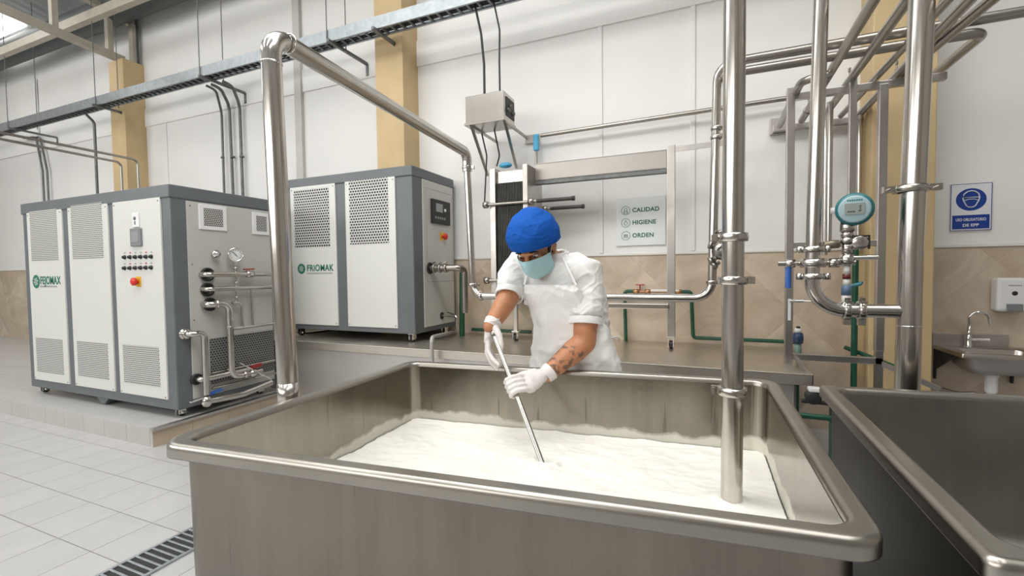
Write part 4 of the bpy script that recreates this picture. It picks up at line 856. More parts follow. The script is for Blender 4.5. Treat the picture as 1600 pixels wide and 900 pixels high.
for i, (pa, pb, pt) in enumerate((((757, 142), 757, (757, 18)), ((781, 141), 777, (776, 13)))):
    a = PY(*pa, 4.1); c = PY(*pt, 4.1)
    m = MB(); m.tube([(a.x, 4.1, zt_-.01), (a.x-.01, 4.12, zt_+.35), (c.x+(.02 if i else -.05), 4.12, tz0-.25), (c.x-(.1 if not i else .03), 4.09, tz0+.03)], .012-.003*i, .25, 10)
    tag(m.build('power_cable', BLACK), ('left thicker', 'right thinner')[i]+' black cable hanging from the tray to the electrical box', 'cable')
for i, (a, b) in enumerate((((759, 225), (757, 318)), ((779, 225), (776, 260)))):
    p = PY(*a, 4.3); q = PY(*b, 4.3); m = MB(); m.tube([(p.x, 4.2, zb2-.02), (p.x+.01, 4.3, p.z-.12), (q.x, 4.3, q.z)], .008, .1, 8)
    tag(m.build('power_cable', BLACK), ('left', 'right')[i]+' thin black lead hanging under the electrical box', 'cable')

# green water pipes
gy = W-.07
def green(pts, label, r=.017, y=gy): return pipe_thing('green_water_pipe', pts, r, label, m=GREEN, fil=.03, n=12)
a = PY(976, 455, gy); b = PY(978, 545, gy); c = PY(1080, 456, gy); d = PY(1083, 535, gy)
green([(c.x-.14, gy, c.z), (c.x, gy, c.z), (d.x, gy, LZ+.06), (PY(1225, 541, gy).x+.1, gy, LZ+.06)], 'green plastic pipe turning along the counter behind the dip pipe')
green([(a.x+.14, gy, a.z), (a.x, gy, a.z), (b.x, gy, LZ)], 'green plastic pipe dropping to the counter just right of the worker')
z_ = (a.z+c.z)/2; t = thing('brass_valve_set', (a.x+.14, gy, z_), 'brass water valves with red wheel between two green pipes', 'valve')
m = MB(); m.cyl((a.x+.12, gy, z_), (c.x-.12, gy, z_), .011, n=10)
for f_ in (.18, .36, .82): m.lathe((a.x+(c.x-a.x)*f_, gy, z_), (1, 0, 0), [(-.03, .011), (-.025, .022), (.025, .022), (.03, .011)], 12)
m.build('valve_body', mat('brass', (.45, .25, .13), .35, .9), t)
m = MB(); x = a.x+(c.x-a.x)*.24; m.lathe((x, gy, z_+.06), (0, 0, 1), [(0, 0), (0, .045), (.01, .045), (.01, 0)], 16); m.cyl((x, gy, z_), (x, gy, z_+.06), .006, n=8); m.build('wheel', mat('faded_red', (.5, .12, .08), .5), t)
m = MB(); x = a.x+(c.x-a.x)*.6; m.box(x-.12, x+.14, gy-.02, gy+.01, z_+.0, z_+.02, .003); m.build('water_filter', WHITE, t)
p = PY(722, 425, 4.35); q = PY(722, 530, 4.35); green([(q.x, 4.35, LZ), (p.x, 4.35, p.z)], 'upright green plastic pipe between small chiller and exchanger', r=.03)
p = PY(1337, 385, gy-.2); green([(p.x, gy-.2, .0), (p.x, gy-.2, p.z)], 'tall upright green plastic pipe beside the right beige column', r=.022)
p = PY(1325, 545, gy-.15); green([(p.x, gy-.08, p.z), (p.x+.28, gy-.50, p.z-.10)], 'short green pipe slanting forward beside the right beige column')
p = PY(1262, 650, 3.0); q = PY(1302, 655, 3.0); green([(p.x-.15, 3.0, p.z), (q.x, 3.0, p.z), (q.x, 3.0, 0)], 'green pipe with steel elbow low between the two vats')
q = PY(750, 530, gy); green([(q.x-.1, gy, LZ+.05), (PY(830, 525, gy).x, gy, LZ+.05)], 'green pipe lying along the wall behind the worker hand')
# small dosing valve with blue top at the ledge end
p = PY(1247, 525, 3.9); t = thing('dosing_valve', (p.x, 3.9, LZ), 'small glass and dark blue filter cup standing behind the rack foot', 'filter')
zz = lambda py: PY(1247, py, 3.9).z
for nm, a, b, r, mm_ in (('cup', 553, 536, .024, mat('green_glass', (.2, .33, .28), .15)), ('collar', 536, 520, .036, mat('navy_plastic', (.02, .05, .12), .35)), ('cap', 520, 513, .024, WHITE), ('knob', 513, 510, .014, BLACK)):
    MB().lathe((p.x, 3.9, zz(a)), (0, 0, 1), [(0, 0), (0, r*.9), ((zz(b)-zz(a))/2, r), (zz(b)-zz(a), r*.85), (zz(b)-zz(a), 0)], 20).build(nm, mm_, t)
MB().cyl((p.x, 3.9, 0), (p.x, 3.9, zz(553)), .012, n=10).build('tube', GREEN, t)
p = PY(1270, 620, 3.3); t = thing('floor_valve', (p.x, 3.3, p.z), 'small dark valve with white cap on the counter end below its top', 'valve')
m = MB(); m.lathe((p.x, 3.3, p.z), (0, -1, 0), [(-.04, 0), (-.04, .04), (.02, .045), (.03, .03), (.03, 0)], 18); m.cyl((p.x-.06, 3.3, p.z-.03), (p.x+.12, 3.3, p.z-.035), .014, n=10); m.cyl((p.x+.1, 3.3, 0), (p.x+.1, 3.3, p.z-.03), .014, n=10); m.build('valve_body', BLACK, t)
MB().box(p.x-.025, p.x+.04, 3.27, 3.33, p.z+.035, p.z+.06, .005).build('cap', WHITE, t)

# ================================================================== sink, dispenser, signs
sy = W-.005
sk_y0 = 4.14; sx0 = PY(1489, 556, sk_y0).x; sz = PY(1489, 552, sk_y0).z
sk = thing('hand_basin', (sx0, sy, 0), 'wall-mounted stainless hand wash basin at the right edge', 'sink')
xb0 = PY(1456, 530, sy).x; xb1 = PY(1574, 530, sy).x; zb0 = sz; zb1 = PY(1500, 521, sy).z
sx1 = xb1+.04
m = MB(); m.box(xb0, xb1, sy-.014, sy, zb0-.01, zb1, .003); m.build('backsplash', RACK, sk)
# rim with an opening and a rounded bowl
polyS = [V((xb0, sk_y0)), V((sx1+.05, sk_y0)), V((sx1+.05, sy-.014)), V((xb0, sy-.014))]
R = MB(); L_ = [rloop(polyS, .01, sz-.032), rloop(polyS, .01, sz-.003), rloop(inset(polyS, .004), .01, sz), rloop([V((xb0+.06, sk_y0+.05)), V((sx1, sk_y0+.05)), V((sx1, sy-.12)), V((xb0+.06, sy-.12))], .06, sz)]
for d, z, r in ((.008, sz-.012, .06), (.018, sz-.11, .06), (.05, sz-.145, .05), (.09, sz-.15, .03)): L_.append(rloop(inset([V((xb0+.06, sk_y0+.05)), V((sx1, sk_y0+.05)), V((sx1, sy-.12)), V((xb0+.06, sy-.12))], d), r, z))
R.loft(L_, cap1=True); R.build('basin', STEEL, sk)
R = MB(); pb = [V((xb0+.05, sk_y0+.04)), V((sx1+.01, sk_y0+.04)), V((sx1+.01, sy-.11)), V((xb0+.05, sy-.11))]
L_ = [rloop(inset(pb, d), r, z) for d, z, r in ((0, sz-.02, .06), (.008, sz-.11, .07), (.05, sz-.155, .05), (.09, sz-.16, .03))]; R.loft(L_, cap1=True); R.build('bowl', mat('dull_bowl_steel', (.42, .41, .39), .4, .9), sk)
fx = PY(1512, 535, sy-.05).x; ft = PY(1515, 487, sy-.05).z
m = MB(); m.lathe((fx, sy-.06, sz), (0, 0, 1), [(0, .026), (.01, .022), (.06, .018), (.09, .017), (.092, .012)], 16); pts = [V((fx, sy-.06, sz+.09)), V((fx, sy-.06, ft-.05))]
for k in range(9): an = math.pi-k*math.pi/8; pts.append(V((fx+.055+.055*math.cos(an), sy-.06-.02*k/8, ft-.055+.055*math.sin(an))))
pts.append(V((fx+.115, sy-.085, ft-.10))); m.sweep(pts, .011, 12); fc_ = m.build('faucet', CHROME, sk); MB().cyl((fx+.01, sy-.06, sz+.055), (fx+.11, sy-.09, sz+.06), .010, n=10).build('lever', CHROME, fc_)
m = MB(); m.cyl((fx+.05, sk_y0+.2, sz-.30), (fx+.05, sk_y0+.2, sz-.19), .035); m.cyl((fx+.05, sk_y0+.2, sz-.19), (fx+.05, sk_y0+.2, sz-.155), .042); m.tube([(fx+.05, sk_y0+.2, sz-.28), (fx+.05, sk_y0+.2, sz-.42), (fx+.05, sy, sz-.42)], .024, .05); m.build('drain_pipe', WHITE, sk)
for x in (xb0+.012, sx1-.02): MB().prism([(0, 0), (-.30, 0), (-.30, -.02), (-.03, -.16), (-.02, -.24), (0, -.24)], (x, sy, sz-.034), (0, 1, 0), (0, 0, 1), .012).build('wall_bracket', BLACK, sk)
MB().tube([(fx-.3, sy-.03, sz-.36), (fx-.2, sy-.06, sz-.33), (fx-.05, sy-.05, sz-.37), (fx+.03, sy-.1, sz-.35)], .012, .05, 10).build('supply_hose', PIPE_D, sk)
# dispenser
a = PY(1553, 434, W-.05); b = PY(1597, 487, W-.05); yy = W
dp = thing('soap_dispenser', (a.x, yy, b.z), 'white wall soap dispenser above the hand basin', 'soap dispenser')
m = MB(); m.box(a.x, b.x, yy-.10, yy, b.z, a.z, .022, seg=4); m.build('housing', WHITE, dp)
xc = (a.x+b.x)/2+.015; MB().lathe((xc, yy-.10, a.z-.115), (0, -1, 0), [(0, .017), (.002, .016), (.002, 0)], 20).build('level_window', BLACK, dp)
MB().box(xc-.045, xc+.045, yy-.112, yy-.095, b.z+.005, b.z+.06, .006).build('push_bar', mat('mid_grey_plastic', (.2, .21, .22), .4), dp)
m = MB()
for k in range(7): m.box(xc-.035+k*.0105, xc-.028+k*.0105, yy-.1012, yy-.099, a.z-.062, a.z-.052)
m.build('maker_mark', GREYINK, dp)
# sign: CALIDAD HIGIENE ORDEN
a = PY(963, 311, W); b = PY(1040, 382, W); sg_ = thing('wall_sign', (a.x, W, b.z), 'pale wall sign reading CALIDAD HIGIENE ORDEN beside three round icons', 'sign')
SGN = mat('pale_sign_board', (.72, .765, .76), .3); MB().box(a.x, b.x, W-.010, W+.01, b.z, a.z, .002).build('board', SGN, sg_)
fh = a.z-b.z; SG = mat('sign_green_ink', (.03, .14, .11), .5)
for k, (s_, f_) in enumerate((('CALIDAD', .26), ('HIGIENE', .52), ('ORDEN', .79))):
    zc_ = a.z-fh*f_; xc = a.x+(b.x-a.x)*.20
    text('lettering', s_, .057, (a.x+(b.x-a.x)*.335, W-.0106, zc_-.019), (1, 0, 0), (0, 0, 1), SG, sg_, sx=1.0, bold=.002)
    m = MB(); m.tube(ringpath((xc, W-.011, zc_), (1, 0, 0), (0, 0, 1), .042), .0022, 0, 6)
    if k == 0: m.tube(ringpath((xc, W-.011, zc_+.008), (1, 0, 0), (0, 0, 1), .014, 16), .0025, 0, 6); m.bar((xc-.01, W-.011, zc_-.006), (xc-.018, W-.011, zc_-.028), .007, .002, (0, 1, 0)); m.bar((xc+.01, W-.011, zc_-.006), (xc+.018, W-.011, zc_-.028), .007, .002, (0, 1, 0)); m.bar((xc-.02, W-.011, zc_-.028), (xc+.02, W-.011, zc_-.028), .004, .002, (0, 1, 0))
    if k == 1: m.tube([V((xc, W-.011, zc_+.026))]+[V((xc+.016*math.cos(t_), W-.011, zc_-.008+.016*math.sin(t_))) for t_ in [math.radians(20-i*22) for i in range(11)]]+[V((xc, W-.011, zc_+.026))], .0022, 0, 6)
    if k == 2:
        for dx_ in (-.014, 0, .014): m.bar((xc+dx_, W-.011, zc_-.012), (xc+dx_, W-.011, zc_+.014), .008, .002, (0, 1, 0))
        m.bar((xc-.024, W-.011, zc_-.018), (xc+.024, W-.011, zc_-.018), .004, .002, (0, 1, 0))
    m.build('icon', SG, sg_)
# blue mandatory sign
a = PY(1485, 289, W); b = PY(1548, 359, W); sg_ = thing('safety_sign', (a.x, W, b.z), 'blue and white mandatory protective gear sign on the right wall', 'sign')
NAVY = mat('sign_blue', (.008, .045, .27), .4); SWH = mat('sign_white', (.72, .74, .78), .4)
MB().box(a.x, b.x, W-.008, W+.01, b.z, a.z, .002).build('board', SWH, sg_)
w_ = b.x-a.x; h_ = a.z-b.z; xc = (a.x+b.x)/2; fr = MB()
for (x0_, x1_, z0_, z1_) in ((a.x, b.x, a.z-.004, a.z), (a.x, b.x, b.z, b.z+.004), (a.x, a.x+.004, b.z, a.z), (b.x-.004, b.x, b.z, a.z)): fr.box(x0_, x1_, W-.0092, W-.0078, z0_, z1_)
fr.build('border', NAVY, sg_)
m = MB(); m.box(a.x+.012, b.x-.012, W-.0092, W-.0078, b.z+.012, b.z+h_*.33); bd = m.build('caption_band', NAVY, sg_)
zc_ = b.z+h_*.66; rr = w_*.37; m = MB(); m.prism([(math.cos(k*math.pi/24)*rr, math.sin(k*math.pi/24)*rr*.95) for k in range(48)], (xc, W-.0078, zc_), (1, 0, 0), (0, 0, 1), .0014); dk = m.build('blue_disc', NAVY, sg_)
m = MB(); hd = [(-.55, .18), (-.5, -.1), (-.3, -.55), (-.15, -.68), (.15, -.68), (.3, -.55), (.5, -.1), (.55, .18), (.48, .5), (.25, .72), (0, .78), (-.25, .72), (-.48, .5), (-.55, .18), (.55, .18)]
m.tube([V((xc+x*rr, W-.0098, zc_+y*rr*.95)) for x, y in hd], .004, 0, 6); m.tube([V((xc-.5*rr, W-.0098, zc_-.1*rr)), V((xc-.2*rr, W-.0098, zc_+.02*rr)), V((xc+.2*rr, W-.0098, zc_+.02*rr)), V((xc+.5*rr, W-.0098, zc_-.1*rr))], .0025, 0, 6); m.build('pictogram', SWH, dk)
text('lettering', 'USO OBLIGATORIO', .030, (xc, W-.0096, b.z+h_*.205), (1, 0, 0), (0, 0, 1), SWH, bd, 'CENTER', sx=.64, bold=.0006)
text('lettering', 'DE EPP', .030, (xc, W-.0096, b.z+h_*.085), (1, 0, 0), (0, 0, 1), SWH, bd, 'CENTER', bold=.0008)

# ================================================================== floor drain
t = thing('floor_drain', (-2.48, 0, 0), 'steel slotted drain grate let into the tiled floor at lower left', 'drain grate')
gx0, gx1 = -2.595, -2.385; gy0, gy1 = .2, 1.95
MB().box(gx0, gx1, gy0, gy1, .0005, .003).build('channel', mat('dark_channel', (.02, .02, .018), .6), t)
m = MB(); m.box(gx0-.008, gx0+.010, gy0, gy1, .0, .010, .002); m.box(gx1-.010, gx1+.008, gy0, gy1, .0, .010, .002); m.build('frame', GALV, t)
y = gy0+.01; m = MB()
while y < gy1: m.box(gx0+.008, gx1-.008, y, y+.011, .003, .0095, .0015); y += .036
m.build('slats', GALV, t)

# ================================================================== stirring rod
rT = PY(771, 521, 1.90); rB_ = PZ(848, 726, MZ); rd = (rB_-rT).normalized()
t = thing('stirring_rod', rB_, 'slim steel stirring rod the worker holds in the milk', 'rod')
MB().cyl(rT, rB_+rd*.05, .0105, n=18).build('shaft', PIPE, t)
m = MB(); m.lathe(rT+rd*.02, -rd, [(0, .0105), (0, .014), (.03, .014), (.036, .008), (.036, 0)], 18); m.build('end_cap', PIPE_D, t)

# ================================================================== worker
def remesh(mb_, name, m, parent, voxel=.007, smooth=6, disp=None, sharp=None):
    me = bpy.data.meshes.new(name); me.from_pydata(mb_.v, [], mb_.f)
    b = bmesh.new(); b.from_mesh(me); bmesh.ops.remove_doubles(b, verts=b.verts, dist=1e-6); bmesh.ops.recalc_face_normals(b, faces=b.faces[:]); b.to_mesh(me); b.free()
    o = bpy.data.objects.new(name, me); COL.objects.link(o)
    md = o.modifiers.new('r', 'REMESH'); md.mode = 'VOXEL'; md.voxel_size = voxel; md.use_smooth_shade = True
    sm = o.modifiers.new('s', 'SMOOTH'); sm.iterations = smooth; sm.factor = .5
    bpy.context.view_layer.update(); dg = bpy.context.evaluated_depsgraph_get()
    me2 = bpy.data.meshes.new_from_object(o.evaluated_get(dg)); bpy.data.objects.remove(o)
    if disp:
        co = [v.co.copy() for v in me2.vertices]; no = [v.normal.copy() for v in me2.vertices]
        for v, c, n_ in zip(me2.vertices, co, no): v.co = c+n_*disp(c, n_)
    off = wloc(parent)
    for v in me2.vertices: v.co -= off
    for p in me2.polygons: p.use_smooth = True
    me2.materials.clear(); me2.materials.append(m); o2 = bpy.data.objects.new(name, me2); COL.objects.link(o2); o2.parent = parent; return o2
def closed(mb_, pts, rads, n=14, sx=1., sy=1., ref=None):
    """capsule-like tapered tube with ball ends"""
    mb_.sweep(pts, rads, n, True, sx, sy, ref=ref); mb_.ell(pts[0], rads[0]*.99, rads[0]*.99, rads[0]*.99, n=12, m=8); mb_.ell(pts[-1], rads[-1]*.99, rads[-1]*.99, rads[-1]*.99, n=12, m=8)
SKIN = mat('skin', (.52, .225, .11), .5, noise_s=30, noise_a=.12, sss=.06, bump=.05, bump_s=200)
def cloth_mat(name, col):
    return mat(name, col, .85, noise_s=6, noise_a=.03, bump=.35, bump_s=6, spec=.2, stretch=(1.6, 1.6, .9))
SHIRT = cloth_mat('white_cotton', (.84, .84, .83)); APRON = cloth_mat('white_apron_cloth', (.90, .90, .89))
CAPM = mat('blue_cap_fabric', (.008, .10, .46), .8, noise_s=8, noise_a=.15, bump=.25, bump_s=22, spec=.2)
GLOVE = mat('latex_glove', (.74, .70, .68), .45, noise_s=15, noise_a=.06, bump=.15, bump_s=40, sss=.05)
MASK = mat('pale_blue_mask', (.42, .66, .72), .7, noise_s=5, noise_a=.05)
HAIR = mat('dark_hair', (.02, .014, .01), .6)
hipY = 2.235
hip = PY(903, 575, hipY)
wk = thing('person', (hip.x, hipY+.02, 0), 'person in blue cap, face mask and white apron stirring the milk', 'person')
psi = .22; fwd = V((-math.sin(psi), -math.cos(psi), 0)); rgt = V((math.cos(psi), -math.sin(psi), 0))  # rgt = towards +x (the person's left)
# torso rows: (z, px centre, y, half width, half depth)
rows = [(.80, 901, 2.25, .185, .125), (.92, 901, 2.24, .185, .125), (1.02, 899, 2.22, .172, .118), (1.12, 896, 2.205, .17, .118), (1.22, 889, 2.19, .182, .125), (1.31, 881, 2.17, .192, .125), (1.385, 874, 2.15, .185, .11), (1.44, 868, 2.13, .13, .085), (1.475, 863, 2.115, .075, .065)]
def rowc(r): 
    # x from pixel column at that depth and height
    lo, hi = -2., 1.; 
    d = Fv
    for py in range(300, 720, 2):
        p = PY(r[1], py, r[2])
        if p.z <= r[0]: break
    return V((p.x, r[2], r[0]))
RC = [rowc(r) for r in rows]
def trow(c, a, b, n=36, infl=0., tilt=0.): 
    L_ = []
    for k in range(n):
        t_ = 2*math.pi*k/n; ca, sa = math.cos(t_), math.sin(t_); e = .8
        x = math.copysign(abs(ca)**e, ca)*(a+infl); y = math.copysign(abs(sa)**e, sa)*(b+infl)
        L_.append(c+rgt*x+fwd*y)
    return L_
shL = PY(918, 424, 2.14); elL = PY(914, 534, 2.06); wrL = PY(856, 583, 1.92)
shR = PY(806, 418, 2.16); elR = PY(795, 464, 2.05); wrR = PY(769, 506, 1.93)
headC = PY(836, 383, 2.01)
nb = V((RC[-1].x, RC[-1].y+.01, 1.45))
# --- skin: one body (head, neck, torso, arms, legs)
b_ = MB(); b_.loft([trow(c, r[3]-.02, r[4]-.02) for c, r in zip(RC, rows)], cap0=True, cap1=True)
closed(b_, [nb-V((0, -.02, .06)), nb+V((0, -.02, .0)), headC+V((.02, .05, -.05))], [.068, .062, .06])
closed(b_, [shL-V((0, 0, .02)), (shL+elL)/2+V((.008, 0, 0)), elL+V((0, 0, .05)), elL], [.054, .062, .056, .053]); closed(b_, [elL, elL+(wrL-elL)*.3, elL+(wrL-elL)*.7, wrL+(wrL-elL)*.05], [.053, .056, .045, .036])
closed(b_, [shR-V((0, 0, .02)), (shR+elR)/2, elR], [.050, .054, .054]); closed(b_, [elR, elR+(wrR-elR)*.35, wrR+(wrR-elR)*.1], [.054, .052, .036])
for sg in (-1, 1):
    hp = hip+rgt*sg*.085+V((0, 0, -.06)); kn = V((hp.x, hipY+.0, .47)); an = V((hp.x, hipY+.05, .10))
    closed(b_, [hp+V((0, 0, .05)), kn, an], [.085, .055, .038]); closed(b_, [an-V((0, -.03, .05)), an+fwd*.14-V((0, 0, .055))], [.04, .032])
# head in its own frame
hf = V((-.08, -.82, -.54)).normalized(); hs = V((math.cos(.12), -math.sin(.12), .05)); hs = (hs-hf*hs.dot(hf)).normalized(); hu = hs.cross(hf)*-1
if hu.z < 0: hu = -hu
HR = Matrix((hs, hf, hu)).transposed()   # columns: side, forward, up
S = 1.06
def hp_(x, y, z): return headC+HR @ V((x*S, y*S, z*S))
b_.ell(hp_(0, -.01, .025), .078*S, .098*S, .095*S, HR); b_.ell(hp_(0, .025, -.05), .060*S, .068*S, .075*S, HR); b_.ell(hp_(0, .062, -.092), .030*S, .028*S, .024*S, HR)
b_.ell(hp_(0, .093, .012), .045*S, .014*S, .012*S, HR)                       # brow
closed(b_, [hp_(0, .092, .005), hp_(0, .112, -.028)], [.010, .015]); b_.ell(hp_(0, .088, -.055), .028, .016, .012, HR)
for sg in (-1, 1): b_.ell(hp_(sg*.079, -.012, -.018), .009*S, .020*S, .034*S, HR); b_.ell(hp_(sg*.04, .07, -.02), .02, .018, .02, HR)
def inks(m):   # tattoo ink on the lower left arm only
    N, L = nodes(m); b = N['Principled BSDF']; geo = N.new('ShaderNodeNewGeometry'); 
    def dist(c, r0, r1):
        v = N.new('ShaderNodeVectorMath'); v.operation = 'DISTANCE'; L.new(geo.outputs['Position'], v.inputs[0]); v.inputs[1].default_value = c
        q = N.new('ShaderNodeMapRange'); q.inputs[1].default_value = r0; q.inputs[2].default_value = r1; q.inputs[3].default_value = 1; q.inputs[4].default_value = 0; L.new(v.outputs['Value'], q.inputs[0]); return q.outputs[0]
    mx = None
    for c, r in (((elL*.52+wrL*.48), .085), ((elL*.20+wrL*.80), .075), (elL+V((.03, 0, .06)), .032)):
        d = dist(c, r*.85, r)
        if mx is None: mx = d
        else: a = N.new('ShaderNodeMath'); a.operation = 'MAXIMUM'; L.new(mx, a.inputs[0]); L.new(d, a.inputs[1]); mx = a.outputs[0]
    nz = N.new('ShaderNodeTexNoise'); nz.inputs['Scale'].default_value = 26; nz.inputs['Detail'].default_value = 3.5; nz.inputs['Distortion'].default_value = 1.2; L.new(geo.outputs['Position'], nz.inputs['Vector'])
    q = N.new('ShaderNodeMapRange'); q.inputs[1].default_value = .50; q.inputs[2].default_value = .60; L.new(nz.outputs[0], q.inputs[0])
    a = N.new('ShaderNodeMath'); a.operation = 'MULTIPLY'; L.new(q.outputs[0], a.inputs[0]); L.new(mx, a.inputs[1])
    a2 = N.new('ShaderNodeMath'); a2.operation = 'MULTIPLY'; a2.inputs[1].default_value = .72; L.new(a.outputs[0], a2.inputs[0])
    src = b.inputs['Base Color'].links[0].from_socket; mm_ = N.new('ShaderNodeMix'); mm_.data_type = 'RGBA'; L.new(a2.outputs[0], mm_.inputs[0]); L.new(src, mm_.inputs[6]); mm_.inputs[7].default_value = (.05, .05, .055, 1); L.new(mm_.outputs[2], b.inputs['Base Color'])
inks(SKIN)
remesh(b_, 'body', SKIN, wk, .0065, 5)
# eyes, brows, hair
for sg in (-1, 1):
    e = MB(); e.ell(hp_(sg*.034, .083, -.004), .013, .012, .008, HR, 12, 8); ey_ = e.build('eye', mat('eye_white', (.6, .58, .55), .2), wk)
    e = MB(); e.ell(hp_(sg*.034, .0925, -.006), .006, .004, .006, HR, 10, 6); e.build('iris', BLACK, ey_)
    e = MB(); closed(e, [hp_(sg*.014, .098, .014), hp_(sg*.034, .098, .020), hp_(sg*.054, .086, .014)], [.004, .005, .003], 8); e.build('eyebrow', HAIR, wk)
hr = MB(); hr.ell(hp_(0, -.035, .0), .083*S, .085*S, .098*S, HR); hr.ell(hp_(0, -.06, -.04), .066*S, .05*S, .055*S, HR)
for sg in (-1, 1): hr.ell(hp_(sg*.074, .012, -.0), .006, .018, .034, HR)
remesh(hr, 'hair', HAIR, wk, .007, 3, lambda c, n_: noise.noise(c*60)*.003)
# cap
cp = MB(); cn, cm_ = 96, 48; loops = []
for i in range(cm_+1):
    th = (i/cm_)*math.radians(104); L_ = []
    for k in range(cn):
        a = 2*math.pi*k/cn; x, y, z = math.sin(th)*math.cos(a), math.sin(th)*math.sin(a), math.cos(th)
        R_ = V((x*.116, y*.134-.012, z*.130+.034))
        tail = (i/cm_)**3
        R_.z += tail*(-.026 if y < 0 else .030)*abs(y) + .004*tail; R_ = R_*(1-.055*(i/cm_)**8)
        nn = noise.noise(V((x*2.6+z*1.2, y*2.2, z*4.4+4))); f = 1+.03*noise.noise(V((x*2.2, y*2.2, z*2.2+4)))+.030*math.exp(-(nn/.09)**2)*math.sin(th)-.010*math.exp(-(noise.noise(V((x*4.5, y*4, z*6)))/.08)**2)
        f += .018*(i/cm_)**4*math.sin(a*17)*(.5+.5*noise.noise(V((a, 3, 3))))
        L_.append(hp_(R_.x*f, R_.y*f, R_.z*f))
    loops.append(L_)
inner = [headC+(p-headC)*.965 for p in loops[-1]]
cp.loft(loops+[inner, [headC+(p-headC)*.955+hu*.03 for p in loops[-1]]]); cp.build('cap', CAPM, wk, merge=True)
cb = MB(); pts = [headC+(p-headC)*.995 for p in loops[-1]]; cb.sweep(pts+[pts[0]], .0045, 8, False); cb.build('cap_band', CAPM, wk)
# mask
mk = MB(); G_ = []; nu, nv = 22, 14
for j in range(nv+1):
    v = j/nv; row = []
    for i in range(nu+1):
        u = (i/nu)*2-1; a = u*math.radians(76)
        z = -.006-.118*v-(.016*(1-v))*abs(u)+.016*(v)*abs(u)
        rr = .101-.014*v*v; bul = .031*math.exp(-(u/.30)**2)*math.exp(-((v-.30)/.45)**2)
        pl = .0012*(1 if int(v*8) % 2 else 0)
        row.append(hp_(math.sin(a)*(.083-.004*v), .010+math.cos(a)*rr+bul+pl-(.012*v if v > .8 else 0), z))
    G_.append(row)
mk.loft(G_, close=False); back = [[p-hf*.003 for p in r] for r in G_]; mk.loft(back[::-1], close=False); mk_o = mk.build('face_mask', MASK, wk)
for sg, ii in ((-1, 0), (1, nu)):
    lp = MB(); p0 = G_[1][ii]; p1 = G_[-2][ii]; lp.tube([p0, hp_(sg*.088, -.005, .012), hp_(sg*.088, -.034, -.016), hp_(sg*.086, -.006, -.055), p1], .0016, .012, 6); lp.build('ear_loop', WHITE, mk_o)
# shirt
sh = MB(); sh.loft([trow(c, r[3]+.012, r[4]+.012) for c, r in zip(RC[1:-1], rows[1:-1])], cap0=True, cap1=True)
sh.loft([trow(RC[-2], .125, .085), trow(RC[-1]+V((0, 0, .0)), .088, .076)], cap0=True, cap1=True)
slL = shL+(elL-shL)*.60; slR = shR+(elR-shR)*.70
closed(sh, [RC[-3]+rgt*.08+V((0, .02, .025)), shL+V((0, 0, .0)), (shL+slL)/2, slL], [.085, .082, .080, .079]); closed(sh, [RC[-3]-rgt*.10+V((0, 0, .02)), shR, (shR+slR)/2, slR], [.090, .083, .078, .072])
def wr(c, n_): q = noise.noise(V((c.x*9+c.z*7, c.y*9, c.z*11))); q2 = noise.noise(V((c.x*20-c.z*12, c.y*16, c.z*22+3))); return .007*noise.noise(V((c.x*7, c.y*7, c.z*6)))+.006*max(0, 1-abs(q)*3.5)**1.5-.002+.0035*max(0, 1-abs(q2)*4)**1.5-.001
remesh(sh, 'shirt', SHIRT, wk, .0055, 14, wr)
# sleeve hems
for c, d, r in ((slL, (elL-shL).normalized(), .078), (slR, (elR-shR).normalized(), .069)):
    m = MB(); m.lathe(c+d*.052, d, [(-.03, r+.001), (0, r+.003), (.004, r+.001), (.002, r-.006), (-.01, r-.008)], 28); m.build('sleeve_hem', SHIRT, wk)
m = MB(); cc = RC[-1]+V((0, -.005, .008)); m.sweep([cc+(rgt*math.cos(a)*.078+fwd*math.sin(a)*.070)+V((0, 0, -.012*math.sin(a))) for a in [2*math.pi*k/32 for k in range(33)]], .008, 8, False); m.build('collar', SHIRT, wk)
# trousers
tr = MB(); tr.loft([trow(hip+V((0, 0, z-hip.z)), a, b) for z, a, b in ((1.0, .172, .122), (.90, .185, .135), (.80, .185, .13), (.70, .17, .115))], cap0=True, cap1=True)
for sg in (-1, 1):
    hp = hip+rgt*sg*.088; closed(tr, [V((hp.x, hipY, .80)), V((hp.x, hipY, .45)), V((hp.x, hipY+.03, .14))], [.095, .075, .062])
remesh(tr, 'trousers', SHIRT, wk, .009, 4, lambda c, n_: .004*noise.noise(V((c.x*10, c.y*10, c.z*16))))
for sg in (-1, 1):
    hp = hip+rgt*sg*.088; bt_ = MB(); an = V((hp.x, hipY+.04, .09)); closed(bt_, [an+V((0, 0, .14)), an], [.062, .055]); bt_.ell(an+fwd*.07-V((0, 0, .042)), .052, .13, .048, Matrix.Rotation(-psi, 3, 'Z')); 
    bt_.box(an.x-.05, an.x+.05, an.y-.16, an.y+.05, 0.001, .03)
    remesh(bt_, 'boot', WHITE, wk, .008, 3)
